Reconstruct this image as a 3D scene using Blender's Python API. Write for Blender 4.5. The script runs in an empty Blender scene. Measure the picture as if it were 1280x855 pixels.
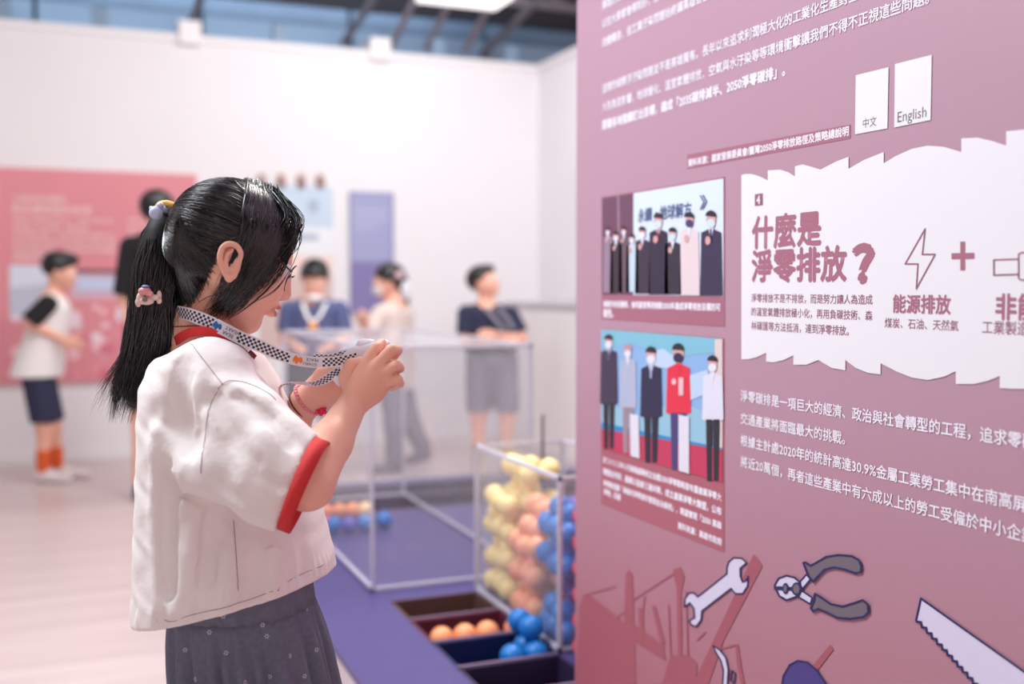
import bpy, bmesh, math, random
import numpy as np
from mathutils import Vector, Matrix
from math import sin, cos, pi, radians, atan, sqrt

C = bpy.context.scene.collection
SC = bpy.context.scene
# ------------------------------------------------------------------ camera
F = 1340.0                      # focal length for a 1280 px wide frame
YAW = atan(550.0 / F)           # +Y vanishes left of the frame centre
PIT = atan(67.5 / F)
CAMZ = 1.15
cam_d = bpy.data.cameras.new('camera')
cam = bpy.data.objects.new('camera', cam_d)
C.objects.link(cam)
cam.location = (0, 0, CAMZ)
cam.rotation_euler = (pi / 2 - PIT, 0, -YAW)
cam_d.sensor_width = 36.0
cam_d.lens = F / 1280 * 36.0
cam_d.dof.use_dof = True
cam_d.dof.focus_distance = 1.40
cam_d.dof.aperture_fstop = 2.3
cam_d.dof.aperture_blades = 0
cam_d.clip_start = 0.05
SC.camera = cam
# ------------------------------------------------------------------ world, lights, exposure
w = bpy.data.worlds.new('world'); SC.world = w; w.use_nodes = True
w.node_tree.nodes['Background'].inputs[0].default_value = (1.0, 0.79, 0.76, 1)
w.node_tree.nodes['Background'].inputs[1].default_value = 0.45
SC.view_settings.view_transform = 'Standard'
SC.view_settings.look = 'None'
SC.view_settings.exposure = 0.8
SC.view_settings.gamma = 1.0
SC.view_settings.use_curve_mapping = False
SC.cycles.transparent_max_bounces = 24
SC.cycles.max_bounces = 8
SC.cycles.use_denoising = True
SC.cycles.sample_clamp_indirect = 6.0


def area(name, loc, target, size, power, col=(1, 1, 1), sy=None):
    d = bpy.data.lights.new(name, 'AREA')
    d.energy = power; d.color = col; d.shape = 'RECTANGLE'
    d.size = size; d.size_y = sy or size
    o = bpy.data.objects.new(name, d); C.objects.link(o)
    o.location = loc
    v = Vector(target) - Vector(loc)
    o.rotation_euler = v.to_track_quat('-Z', 'Y').to_euler()
    return o


area('ceiling_light_panel', (0.2, 5.0, 3.6), (0.2, 6.6, 0.6), 3.0, 25, (1, 0.98, 0.97), 1.2)
area('ceiling_light_panel', (2.2, 5.6, 3.6), (2.6, 7.0, 0.8), 1.8, 29, (1, 0.98, 0.97), 1.2)
area('ceiling_light_panel', (-2.2, 4.6, 3.6), (-2.2, 6.6, 0.5), 2.4, 4, (1, 0.96, 0.95), 1.2)
area('ceiling_light_panel', (-0.9, 2.2, 3.0), (0.2, 1.45, 0.95), 0.9, 52, (0.90, 0.95, 1.0), 0.9)
area('ceiling_light_panel', (0.0, 0.6, 3.3), (1.0, 1.0, 1.6), 0.9, 7.5, (0.86, 0.92, 1.0), 0.7)
area('ceiling_light_panel', (1.6, 3.0, 3.4), (1.2, 2.9, 0.4), 1.2, 60, (1, 0.95, 0.90), 0.9)
area('added_cladding_light', (-1.0, 8.0, 3.9), (-1.0, 9.2, 3.6), 9.0, 90, (0.75, 0.86, 1.0), 0.3)  # added light that brightens the blue cladding, no real fitting there

CA, SA = cos(YAW), sin(YAW)


def ray(px, py):
    """direction in the camera's levelled frame (right, forward, up), forward component 1"""
    u = (px - 640.0) / F; v = (427.5 - py) / F
    x = u; y = cos(PIT) + v * sin(PIT); z = -sin(PIT) + v * cos(PIT)
    return np.array([x / y, 1.0, z / y])


def G(px, py, d):
    """levelled camera frame point on pixel ray at forward distance d (metres), z from the floor"""
    r = ray(px, py) * d
    return np.array([r[0], d, r[2] + CAMZ])


def to_world(g):
    return Vector((g[0] * CA + g[1] * SA, -g[0] * SA + g[1] * CA, g[2]))


def Wray(px, py):
    r = ray(px, py)
    return np.array([r[0] * CA + r[1] * SA, -r[0] * SA + r[1] * CA, r[2]])


def Wx(px, py, x):
    r = Wray(px, py); t = x / r[0]
    return Vector((x, r[1] * t, r[2] * t + CAMZ))


def Wy(px, py, y):
    r = Wray(px, py); t = y / r[1]
    return Vector((r[0] * t, y, r[2] * t + CAMZ))


def Wz(px, py, z):
    r = Wray(px, py); t = (z - CAMZ) / r[2]
    return Vector((r[0] * t, r[1] * t, z))


# ------------------------------------------------------------------ helpers
def srgb(r, g, b):
    def f(c):
        c /= 255.0
        return c / 12.92 if c <= 0.04045 else ((c + 0.055) / 1.055) ** 2.4
    return (f(r), f(g), f(b), 1.0)


MATS = {}


def mat(name, col, rough=0.6, metal=0.0, spec=0.5, noise=None, bump=None, sss=0.0, emit=None, coat=0.0):
    """noise=(scale, amount) colour mottling, bump=(scale, strength)"""
    if name in MATS:
        return MATS[name]
    m = bpy.data.materials.new(name); m.use_nodes = True
    nt = m.node_tree; b = nt.nodes['Principled BSDF']
    b.inputs['Base Color'].default_value = col
    b.inputs['Roughness'].default_value = rough
    b.inputs['Metallic'].default_value = metal
    b.inputs['Specular IOR Level'].default_value = spec
    if coat:
        b.inputs['Coat Weight'].default_value = coat
    if sss:
        b.inputs['Subsurface Weight'].default_value = sss
        b.inputs['Subsurface Radius'].default_value = (1.0, 0.35, 0.2)
        b.inputs['Subsurface Scale'].default_value = 0.006
    if emit:
        b.inputs['Emission Color'].default_value = emit[0]
        b.inputs['Emission Strength'].default_value = emit[1]
    tc = nt.nodes.new('ShaderNodeTexCoord')
    if noise:
        n = nt.nodes.new('ShaderNodeTexNoise'); n.inputs['Scale'].default_value = noise[0]
        n.inputs['Detail'].default_value = 4
        nt.links.new(tc.outputs['Object'], n.inputs['Vector'])
        mp = nt.nodes.new('ShaderNodeMapRange')
        mp.inputs[1].default_value = 0.3; mp.inputs[2].default_value = 0.7
        mp.inputs[3].default_value = 1 - noise[1]; mp.inputs[4].default_value = 1 + noise[1]
        nt.links.new(n.outputs['Fac'], mp.inputs[0])
        mx = nt.nodes.new('ShaderNodeVectorMath'); mx.operation = 'SCALE'
        mx.inputs[0].default_value = col[:3]
        nt.links.new(mp.outputs[0], mx.inputs['Scale'])
        nt.links.new(mx.outputs[0], b.inputs['Base Color'])
    if bump:
        n2 = nt.nodes.new('ShaderNodeTexNoise'); n2.inputs['Scale'].default_value = bump[0]
        n2.inputs['Detail'].default_value = 5
        nt.links.new(tc.outputs['Object'], n2.inputs['Vector'])
        bp = nt.nodes.new('ShaderNodeBump'); bp.inputs['Strength'].default_value = bump[1]
        bp.inputs['Distance'].default_value = 0.002
        nt.links.new(n2.outputs['Fac'], bp.inputs['Height'])
        nt.links.new(bp.outputs[0], b.inputs['Normal'])
    MATS[name] = m
    return m


def acrylic(name, tint, opac, rough=0.05):
    m = bpy.data.materials.new(name); m.use_nodes = True
    nt = m.node_tree; nt.nodes.clear()
    out = nt.nodes.new('ShaderNodeOutputMaterial')
    tr = nt.nodes.new('ShaderNodeBsdfTransparent'); tr.inputs[0].default_value = (0.985, 0.985, 0.99, 1)
    gl = nt.nodes.new('ShaderNodeBsdfGlossy'); gl.inputs['Roughness'].default_value = rough
    df = nt.nodes.new('ShaderNodeBsdfDiffuse'); df.inputs[0].default_value = tint
    fr = nt.nodes.new('ShaderNodeMath'); fr.operation = 'MULTIPLY_ADD'; lw = nt.nodes.new('ShaderNodeLayerWeight'); lw.inputs[0].default_value = 0.15; nt.links.new(lw.outputs['Facing'], fr.inputs[0]); fr.inputs[1].default_value = 0.22; fr.inputs[2].default_value = 0.01
    m1 = nt.nodes.new('ShaderNodeMixShader'); m2 = nt.nodes.new('ShaderNodeMixShader')
    nt.links.new(fr.outputs[0], m1.inputs[0])
    nt.links.new(tr.outputs[0], m1.inputs[1]); nt.links.new(gl.outputs[0], m1.inputs[2])
    m2.inputs[0].default_value = opac
    nt.links.new(m1.outputs[0], m2.inputs[1]); nt.links.new(df.outputs[0], m2.inputs[2])
    nt.links.new(m2.outputs[0], out.inputs[0])
    MATS[name] = m
    return m


def thing(name, label, cat, loc=(0, 0, 0), rz=0.0, group=None):
    o = bpy.data.objects.new(name, None); C.objects.link(o)
    o.location = loc; o.rotation_euler = (0, 0, rz); o.empty_display_size = 0.05
    o['label'] = label; o['category'] = cat
    if group:
        o['group'] = group
    return o


def tag(o, label=None, cat=None, group=None, kind=None):
    if label: o['label'] = label
    if cat: o['category'] = cat
    if group: o['group'] = group
    if kind: o['kind'] = kind
    return o


def link(name, me, m=None, parent=None, smooth=True):
    o = bpy.data.objects.new(name, me); C.objects.link(o)
    if m is not None and not len(me.materials):
        me.materials.append(m)
    if smooth and len(me.polygons):
        me.polygons.foreach_set('use_smooth', [True] * len(me.polygons))
    if parent is not None:
        # vertices are given in world space: bring them into the parent's space
        if parent.get('_w') is None:
            pass
        o.parent = parent
    return o


def mesh_np(name, V, Fc):
    me = bpy.data.meshes.new(name)
    V = np.asarray(V, dtype=np.float32); Fc = np.asarray(Fc, dtype=np.int32)
    me.vertices.add(len(V)); me.vertices.foreach_set('co', V.ravel())
    n = Fc.shape[1]
    me.loops.add(Fc.size); me.loops.foreach_set('vertex_index', Fc.ravel())
    me.polygons.add(len(Fc))
    me.polygons.foreach_set('loop_start', np.arange(0, Fc.size, n, dtype=np.int32))
    me.update(calc_edges=True)
    me.validate()
    return me


def wmat(o):
    """world matrix from the parent chain without a depsgraph update"""
    m = Matrix.LocRotScale(o.location, o.rotation_euler, o.scale)
    return wmat(o.parent) @ m if o.parent else m


def bm_obj(name, bm, m, parent=None, smooth=False, world=True):
    """link a bmesh given in world coordinates under parent"""
    bmesh.ops.recalc_face_normals(bm, faces=bm.faces)
    me = bpy.data.meshes.new(name)
    if parent is not None and world:
        bm.transform(wmat(parent).inverted())
    bm.to_mesh(me); bm.free()
    return link(name, me, m, parent, smooth)


def add_box(bm, lo, hi, bev=0.0):
    vs = [bm.verts.new((x, y, z)) for x in (lo[0], hi[0]) for y in (lo[1], hi[1]) for z in (lo[2], hi[2])]
    fs = [bm.faces.new([vs[i] for i in q]) for q in
          ((0, 1, 3, 2), (4, 6, 7, 5), (0, 4, 5, 1), (2, 3, 7, 6), (0, 2, 6, 4), (1, 5, 7, 3))]
    if bev:
        es = list({e for f in fs for e in f.edges})
        bmesh.ops.bevel(bm, geom=es, offset=bev, segments=2, affect='EDGES', profile=0.5)


def box(name, lo, hi, m, parent=None, bev=0.0):
    bm = bmesh.new(); add_box(bm, lo, hi, bev)
    return bm_obj(name, bm, m, parent)


def struct(o):
    o['kind'] = 'structure'; return o


def add_tube(bm, pts, rad, seg=8, cap=True):
    """round tube through pts; rad a number or list"""
    pts = [Vector(p) for p in pts]; n = len(pts)
    rs = rad if hasattr(rad, '__len__') else [rad] * n
    rings = []; up = Vector((0, 0, 1))
    prev = None
    for i, p in enumerate(pts):
        t = (pts[min(i + 1, n - 1)] - pts[max(i - 1, 0)]).normalized()
        if prev is None:
            a = t.cross(up)
            if a.length < 1e-3: a = t.cross(Vector((1, 0, 0)))
            a.normalize()
        else:
            a = (prev - t * prev.dot(t)).normalized()
        prev = a; b = t.cross(a)
        rings.append([bm.verts.new(p + (a * cos(2 * pi * k / seg) + b * sin(2 * pi * k / seg)) * rs[i]) for k in range(seg)])
    for i in range(n - 1):
        for k in range(seg):
            bm.faces.new((rings[i][k], rings[i][(k + 1) % seg], rings[i + 1][(k + 1) % seg], rings[i + 1][k]))
    if cap:
        bm.faces.new(rings[0][::-1]); bm.faces.new(rings[-1])


def tube(name, pts, rad, m, parent=None, seg=8):
    bm = bmesh.new(); add_tube(bm, pts, rad, seg)
    return bm_obj(name, bm, m, parent, smooth=True)


def smooth_path(pts, n):
    """Catmull-Rom through pts resampled to n points (numpy)"""
    P = np.array([np.array(p, dtype=float) for p in pts])
    P = np.vstack([2 * P[0] - P[1], P, 2 * P[-1] - P[-2]])
    out = []
    m = len(P) - 3
    for i in range(n):
        t = i / (n - 1) * m; k = min(int(t), m - 1); u = t - k
        p0, p1, p2, p3 = P[k:k + 4]
        out.append(0.5 * (2 * p1 + (p2 - p0) * u + (2 * p0 - 5 * p1 + 4 * p2 - p3) * u * u + (3 * p1 - p0 - 3 * p2 + p3) * u ** 3))
    return np.array(out)


# ------------------------------------------------------------------ signed distance modelling
class Sdf:
    """list of primitives blended smoothly; p arrays are (N,3)"""
    def __init__(s):
        s.ops = []; s.post = None

    def cone(s, a, b, ra, rb=None, k=0.01, sub=False):
        a = np.array(a, float); b = np.array(b, float); rb = ra if rb is None else rb
        c = (a + b) / 2; R = np.linalg.norm(a - b) / 2 + max(ra, rb)
        ab = b - a; L = max(ab @ ab, 1e-9)

        def f(p):
            t = np.clip((p - a) @ ab / L, 0, 1)
            q = p - a - t[:, None] * ab
            return np.sqrt((q * q).sum(1)) - (ra + (rb - ra) * t)
        s.ops.append((f, c, R, k, sub)); return s

    def chain(s, pts, rs, k=0.01):
        for i in range(len(pts) - 1):
            s.cone(pts[i], pts[i + 1], rs[i], rs[i + 1], k)
        return s

    def ell(s, c, r, M=None, k=0.01, sub=False):
        """ellipsoid centre c, radii r, M rows = its axes"""
        c = np.array(c, float); r = np.array(r, float); M = np.eye(3) if M is None else np.array(M, float)

        def f(p):
            q = (p - c) @ M.T
            k0 = np.sqrt(((q / r) ** 2).sum(1)); k1 = np.sqrt(((q / (r * r)) ** 2).sum(1)) + 1e-9
            return k0 * (k0 - 1) / k1
        s.ops.append((f, c, r.max(), k, sub)); return s

    def rbox(s, c, r, M=None, rr=0.01, k=0.01, sub=False):
        c = np.array(c, float); r = np.array(r, float); M = np.eye(3) if M is None else np.array(M, float)

        def f(p):
            q = np.abs((p - c) @ M.T) - (r - rr)
            return np.sqrt((np.maximum(q, 0) ** 2).sum(1)) + np.minimum(q.max(1), 0) - rr
        s.ops.append((f, c, float(np.linalg.norm(r)), k, sub)); return s

    def func(s, f, c, R, k=0.01, sub=False):
        s.ops.append((f, np.array(c, float), R, k, sub)); return s

    def __call__(s, p, cull=None):
        d = np.full(len(p), 1e3)
        for f, c, R, k, sub in s.ops:
            if cull is not None:
                idx = np.nonzero(((p - c) ** 2).sum(1) < (R + cull) ** 2)[0]
                if not len(idx): continue
                e = f(p[idx]); dd = d[idx]
            else:
                e = f(p); dd = d
            if sub:
                e = -e
                h = np.clip(0.5 - 0.5 * (dd - e) / k, 0, 1)
                r = dd + (e - dd) * h + k * h * (1 - h)
                r = np.where(dd > 900, dd, r)
            else:
                h = np.clip(0.5 + 0.5 * (e - dd) / k, 0, 1)
                r = e + (dd - e) * h - k * h * (1 - h)
                r = np.where(dd > 900, e, r)
            if cull is not None: d[idx] = r
            else: d = r
        if s.post is not None:
            d = s.post(p, d)
        return d

    def bounds(s):
        lo = np.min([c - R for f, c, R, k, sub in s.ops if not sub], 0)
        hi = np.max([c + R for f, c, R, k, sub in s.ops if not sub], 0)
        return lo, hi

    def mesh(s, h, lo=None, hi=None, B=8):
        l0, h0 = s.bounds()
        lo = l0 - 3 * h if lo is None else np.array(lo, float); hi = h0 + 3 * h if hi is None else np.array(hi, float)
        nb = np.maximum(np.ceil((hi - lo) / (h * B)).astype(int), 1)
        # coarse blocks
        gx = [lo[i] + (np.arange(nb[i]) + 0.5) * h * B for i in range(3)]
        cg = np.stack(np.meshgrid(*gx, indexing='ij'), -1).reshape(-1, 3)
        cd = s(cg).reshape(nb)
        act = np.abs(cd) < h * B * 0.87 * 1.35 + 0.006
        n = nb * B + 1
        mask = np.zeros(n, bool)
        up = act.repeat(B, 0).repeat(B, 1).repeat(B, 2)
        mask[:-1, :-1, :-1] |= up
        for ax in range(3):
            sh = [slice(None)] * 3; sh2 = [slice(None)] * 3
            sh[ax] = slice(1, None); sh2[ax] = slice(None, -1)
            m2 = mask.copy(); m2[tuple(sh)] |= mask[tuple(sh2)]; mask = m2
        D = np.full(n, 1.0, np.float32)
        cu = np.where(cd < 0, -1.0, 1.0).astype(np.float32).repeat(B, 0).repeat(B, 1).repeat(B, 2)
        D[:-1, :-1, :-1] = cu
        I = np.argwhere(mask)
        vals = np.empty(len(I))
        for st in range(0, len(I), 400000):
            pp = lo + I[st:st + 400000] * h
            vals[st:st + 400000] = s(pp, cull=0.05)
        D[mask] = vals
        S = D < 0
        # surface nets
        nx, ny, nz = n
        c = np.zeros((nx - 1, ny - 1, nz - 1), np.int8)
        for i in (0, 1):
            for j in (0, 1):
                for k in (0, 1):
                    c += S[i:nx - 1 + i, j:ny - 1 + j, k:nz - 1 + k]
        cells = (c > 0) & (c < 8)
        ci = np.argwhere(cells)
        if not len(ci):
            raise RuntimeError('empty sdf')
        idx = np.full(cells.shape, -1, np.int32); idx[cells] = np.arange(len(ci))
        acc = np.zeros((len(ci), 3)); cnt = np.zeros(len(ci))
        cor = [(i, j, k) for i in (0, 1) for j in (0, 1) for k in (0, 1)]
        for a in range(8):
            for b in range(a + 1, 8):
                ca, cb = np.array(cor[a]), np.array(cor[b])
                if abs(ca - cb).sum() != 1: continue
                pa = ci + ca; pb = ci + cb
                da = D[pa[:, 0], pa[:, 1], pa[:, 2]]; db = D[pb[:, 0], pb[:, 1], pb[:, 2]]
                cr = (da < 0) != (db < 0)
                t = np.where(cr, da / np.where(cr, da - db, 1), 0)
                acc += np.where(cr[:, None], ca + (cb - ca) * t[:, None], 0); cnt += cr
        V = lo + (ci + acc / np.maximum(cnt, 1)[:, None]) * h
        quads = []
        for ax in range(3):
            a1, a2 = (ax + 1) % 3, (ax + 2) % 3
            sl0 = [slice(1, -1)] * 3; sl0[ax] = slice(0, -1)
            sl1 = [slice(1, -1)] * 3; sl1[ax] = slice(1, None)
            s0 = S[tuple(sl0)]; s1 = S[tuple(sl1)]
            E = np.argwhere(s0 != s1)
            if not len(E): continue
            off = np.ones(3, int); off[ax] = 0
            E = E + off
            flip = S[E[:, 0], E[:, 1], E[:, 2]]
            e1 = np.zeros(3, int); e1[a1] = 1
            e2 = np.zeros(3, int); e2[a2] = 1
            q = [E - e1 - e2, E - e2, E, E - e1]
            Q = np.stack([idx[x[:, 0], x[:, 1], x[:, 2]] for x in q], 1)
            Q[~flip] = Q[~flip][:, ::-1]
            quads.append(Q)
        Q = np.vstack(quads)
        Q = Q[(Q >= 0).all(1)]
        return V, Q


def laplace(V, Q, it=2, lam=0.5):
    V = V.copy()
    e = np.vstack([Q[:, [0, 1]], Q[:, [1, 2]], Q[:, [2, 3]], Q[:, [3, 0]]])
    e = np.unique(np.sort(e, 1), axis=0)
    deg = np.bincount(e.ravel(), minlength=len(V)).astype(float)
    for _ in range(it):
        acc = np.zeros_like(V)
        for ax in range(3):
            acc[:, ax] = np.bincount(e[:, 0], V[e[:, 1], ax], len(V)) + np.bincount(e[:, 1], V[e[:, 0], ax], len(V))
        V += lam * (acc / np.maximum(deg, 1)[:, None] - V)
    return V


def sdf_obj(name, sdf, h, m, parent, lo=None, hi=None, it=2, base=None):
    """mesh an Sdf given in the levelled camera frame G and parent it to a root whose frame is G shifted by base"""
    V, Q = sdf.mesh(h, lo, hi)
    V = laplace(V, Q, it)
    if base is not None: V = V - base
    me = mesh_np(name, V, Q)
    return link(name, me, m, parent, True)

# ------------------------------------------------------------------ materials of the place
M_white = mat('white_paint', srgb(236, 234, 238), 0.85, noise=(1.2, 0.015))
M_floor = bpy.data.materials.new('floor_vinyl'); M_floor.use_nodes = True
_nt = M_floor.node_tree; _b = _nt.nodes['Principled BSDF']
_tc = _nt.nodes.new('ShaderNodeTexCoord'); _mp = _nt.nodes.new('ShaderNodeMapping')
_mp.inputs['Scale'].default_value = (0.35, 5.0, 1)
_n = _nt.nodes.new('ShaderNodeTexNoise'); _n.inputs['Scale'].default_value = 2.0; _n.inputs['Detail'].default_value = 5
_cr = _nt.nodes.new('ShaderNodeValToRGB')
_cr.color_ramp.elements[0].position = 0.3; _cr.color_ramp.elements[0].color = srgb(196, 178, 178)
_cr.color_ramp.elements[1].position = 0.7; _cr.color_ramp.elements[1].color = srgb(216, 200, 200)
_nt.links.new(_tc.outputs['Object'], _mp.inputs[0]); _nt.links.new(_mp.outputs[0], _n.inputs['Vector'])
_nt.links.new(_n.outputs['Fac'], _cr.inputs[0]); _nt.links.new(_cr.outputs[0], _b.inputs['Base Color'])
_b.inputs['Roughness'].default_value = 0.32
M_dark = mat('dark_ceiling', srgb(38, 36, 42), 0.9)
M_steel = mat('grey_steel', srgb(120, 112, 118), 0.5, 0.3)
M_blueg = mat('blue_grey_sheet', srgb(84, 106, 130), 0.45, 0.1, noise=(3, 0.1))
M_bluel = mat('pale_blue_sheet', srgb(124, 150, 176), 0.45, 0.0)
M_rail = mat('white_rail', srgb(240, 238, 240), 0.5)
M_purple = mat('purple_laminate', srgb(74, 64, 122), 0.45, noise=(8, 0.03))
M_side = mat('plinth_side', srgb(205, 190, 198), 0.6)

# ------------------------------------------------------------------ room
YB = 7.72; XR = 3.39; HW = 2.83; XL = -5.2
struct(box('floor', (-5.4, -3.0, -0.1), (5.0, 9.6, 0.0), M_floor))
struct(box('wall_back', (XL, YB, 0), (XR + 0.12, YB + 0.12, HW), M_white))
struct(box('wall_right', (XR, -1.0, 0), (XR + 0.12, YB, HW), M_white))
struct(box('wall_left', (XL - 0.12, -3.0, 0), (XL, YB + 0.12, HW), M_white))
struct(box('baseboard_back', (XL, YB - 0.012, 0), (XR, YB, 0.07), M_rail))
struct(box('trim_1', (XL, YB - 0.02, HW), (XR + 0.14, YB + 0.14, HW + 0.05), M_rail, None, 0.008))
struct(box('trim_2', (XR - 0.02, -1.0, HW), (XR + 0.14, YB - 0.02, HW + 0.05), M_rail, None, 0.008))
# building shell beyond the partition and the open black ceiling
struct(box('ceiling', (-5.4, -3.0, 4.55), (5.0, 9.7, 4.65), M_dark))
shell = thing('upper_wall_cladding', 'blue-grey corrugated sheets on the building wall above the white partition', 'cladding', (0, 9.4, 2.6))
zz = 2.6; k = 0
while zz < 3.55:
    hgt = 0.24 if k % 2 else 0.17
    xs = -5.3
    while xs < 4.9:
        box('panel', (xs + 0.01, 9.4 - 0.04 * (k % 2), zz + 0.008), (xs + 1.25, 9.47, zz + hgt), M_bluel if k % 2 else M_blueg, shell, 0.006)
        xs += 1.27
    zz += hgt; k += 1
box('backing', (-5.35, 9.47, 2.2), (4.95, 9.52, 4.5), M_dark, shell)
# steel roof beams
bm = bmesh.new()
beam_root = thing('roof_beam_frame', 'grey steel roof beams crossing under the black ceiling', 'beam', (0, 8.5, 3.9))
for xb in (-4.3, -3.0, -1.75, -0.35, 1.05, 2.35, 3.65):
    bm = bmesh.new(); add_tube(bm, [(xb - 0.1, 9.35, 3.3), (xb + 0.08, 5.2, 4.1)], 0.035, 6)
    bm_obj('beam', bm, M_steel, beam_root)
for yb, zb in ((8.7, 3.62), (7.4, 3.86), (6.2, 4.1)):
    bm = bmesh.new(); add_box(bm, (-5.3, yb - 0.03, zb - 0.03), (4.9, yb + 0.03, zb + 0.03))
    bm_obj('purlin', bm, M_steel, beam_root)
for i, xq in enumerate((2.55, 2.85, 3.2)):
    bm = bmesh.new(); add_tube(bm, [(xq, 8.9, 3.2), (xq + 0.18, 8.3, 3.75), (xq + 0.5, 7.9, 3.42)], 0.03, 6)
    bm_obj('brace', bm, M_steel, beam_root)
# posts of the partition that stick up past the rail
for px, lab in ((237, 'white post end on partition top above the pink wall board'), (474, 'white post end on partition top right of the girl')):
    p = Wy(px, 60, YB)
    o = box('post_cap', (p.x - 0.075, YB - 0.05, HW - 0.02), (p.x + 0.075, YB + 0.13, HW + 0.14), M_rail, None, 0.01)
    tag(o, lab, 'post')
for px, lab in ((126, 'blue-white bracket on the left of the partition rail'), (350, 'blue-white bracket left of the middle post end'),
                (548, 'blue-white bracket right of the middle post end'), (640, 'blue-white bracket near the room corner'),
                (3, 'blue-white bracket at the far left edge')):
    p = Wy(px, 60, YB + 0.05)
    tag(box('bracket', (p.x - 0.05, YB + 0.03, HW + 0.05), (p.x + 0.05, YB + 0.10, HW + 0.19), M_bluel, None, 0.01), lab, 'bracket', 'brackets behind the partition rail')
# bright ceiling lamp
M_lamp = mat('lamp_diffuser', (0.9, 0.88, 0.86, 1), 0.5, emit=((1, 0.96, 0.95, 1), 0.8))
p0 = Wz(586, -3, 3.42)
lamp = thing('ceiling_lamp', 'bright rectangular ceiling lamp under the black roof', 'lamp', (p0.x, p0.y, 3.42))
box('diffuser', (p0.x - 0.34, p0.y - 0.1, 3.42), (p0.x + 0.34, p0.y + 0.30, 3.46), M_lamp, lamp, 0.01)
box('housing', (p0.x - 0.37, p0.y - 0.13, 3.46), (p0.x + 0.37, p0.y + 0.33, 3.51), M_steel, lamp)
for sx in (-0.35, 0.35):
    tube('hanger', [(p0.x + sx, p0.y + 0.2, 3.51), (p0.x + sx, p0.y + 0.2, 4.55)], 0.006, M_steel, lamp, 6)


# ------------------------------------------------------------------ flat print on planes
from mathutils.geometry import tessellate_polygon

def poly_mesh(name, polys, parent, world_fn, thick_dir, mats_, thick=0.0003):
    """polys: list of (points, layer, material index); world_fn(px,py) -> point"""
    V = []; T = []; MI = []
    for n_, (pts, layer, mi) in enumerate(polys):
        pts = [p for i, p in enumerate(pts) if i == 0 or abs(p[0] - pts[i - 1][0]) + abs(p[1] - pts[i - 1][1]) > 0.05]
        tr = tessellate_polygon([[Vector((p[0], -p[1], 0)) for p in pts]])
        o_ = len(V)
        V += [world_fn(*p) + thick_dir * (0.0004 * layer + 0.000012 * n_) for p in pts]
        for t in tr:
            a_, b_, c_ = (V[o_ + q] for q in t)
            nn = (b_ - a_).cross(c_ - a_)
            if nn.length < 1e-12: continue
            T.append(tuple(o_ + q for q in (t if nn.dot(thick_dir) > 0 else t[::-1]))); MI.append(mi)
    me = bpy.data.meshes.new(name)
    if parent is not None:
        pi_ = wmat(parent).inverted(); V = [pi_ @ v for v in V]
    me.from_pydata([tuple(v) for v in V], [], T)
    me.polygons.foreach_set('material_index', MI)
    for m in mats_: me.materials.append(m)
    o = bpy.data.objects.new(name, me); C.objects.link(o)
    if parent is not None: o.parent = parent
    return o


def ellp(cx, cy, rx, ry, n=14, a0=0, a1=2 * pi):
    return [(cx + rx * cos(a0 + (a1 - a0) * i / n), cy + ry * sin(a0 + (a1 - a0) * i / n)) for i in range(n)]


def stroke(pts, wd, closed=False):
    """outline strip polygons (quads) of width wd px around a polyline"""
    out = []
    n = len(pts); rng = range(n if closed else n - 1)
    for i in rng:
        a = pts[i]; b = pts[(i + 1) % n]
        dx, dy = b[0] - a[0], b[1] - a[1]; L = sqrt(dx * dx + dy * dy) or 1
        nx, ny = -dy / L * wd / 2, dx / L * wd / 2
        ex, ey = dx / L * wd * 0.35, dy / L * wd * 0.35
        out.append([(a[0] - ex + nx, a[1] - ey + ny), (b[0] + ex + nx, b[1] + ey + ny), (b[0] + ex - nx, b[1] + ey - ny), (a[0] - ex - nx, a[1] - ey - ny)])
    return out


XP = 0.951
PN = Vector((-1, 0, 0))
Pf = lambda px, py: Wx(px, py, XP - 0.0006)
panel = thing('exhibition_panel', 'tall rose-pink exhibition panel filled with printed Chinese text and photographs', 'exhibition panel', (XP + 0.06, 1.0, 0))
M_rose = bpy.data.materials.new('rose_print'); M_rose.use_nodes = True
_nt = M_rose.node_tree; _b = _nt.nodes['Principled BSDF']
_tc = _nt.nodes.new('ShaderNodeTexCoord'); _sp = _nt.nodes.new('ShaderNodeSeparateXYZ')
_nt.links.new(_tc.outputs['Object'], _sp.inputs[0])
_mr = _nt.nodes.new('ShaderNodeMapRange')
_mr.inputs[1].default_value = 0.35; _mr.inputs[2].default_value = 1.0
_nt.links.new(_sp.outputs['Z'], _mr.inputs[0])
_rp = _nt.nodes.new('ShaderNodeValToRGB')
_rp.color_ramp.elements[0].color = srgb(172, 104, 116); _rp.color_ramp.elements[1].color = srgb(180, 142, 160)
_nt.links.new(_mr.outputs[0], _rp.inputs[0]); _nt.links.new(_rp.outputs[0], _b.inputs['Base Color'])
_b.inputs['Roughness'].default_value = 0.5
EDY = Wx(720, 420, XP).y
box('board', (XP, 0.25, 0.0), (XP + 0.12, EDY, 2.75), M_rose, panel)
M_edge = mat('panel_edge', srgb(225, 215, 220), 0.5)
box('edge_strip', (XP + 0.004, EDY, 0.0), (XP + 0.12, EDY + 0.006, 2.75), M_edge, panel)
M_ink = mat('white_ink', srgb(238, 232, 244), 0.6)
M_inkr = mat('rose_ink', srgb(166, 106, 126), 0.6)
M_inkd = mat('dark_rose_ink', srgb(150, 95, 118), 0.6)
M_card = mat('card_white', srgb(232, 230, 236), 0.6)
M_cap = mat('caption_rose', srgb(172, 98, 114), 0.6)
M_navy = mat('navy_ink', srgb(38, 36, 92), 0.6)
M_lil = mat('lilac_ink', srgb(214, 208, 232), 0.6)
M_gry = mat('warm_grey_ink', srgb(112, 100, 112), 0.6)
M_vio = mat('violet_ink', srgb(72, 60, 130), 0.6)
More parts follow.
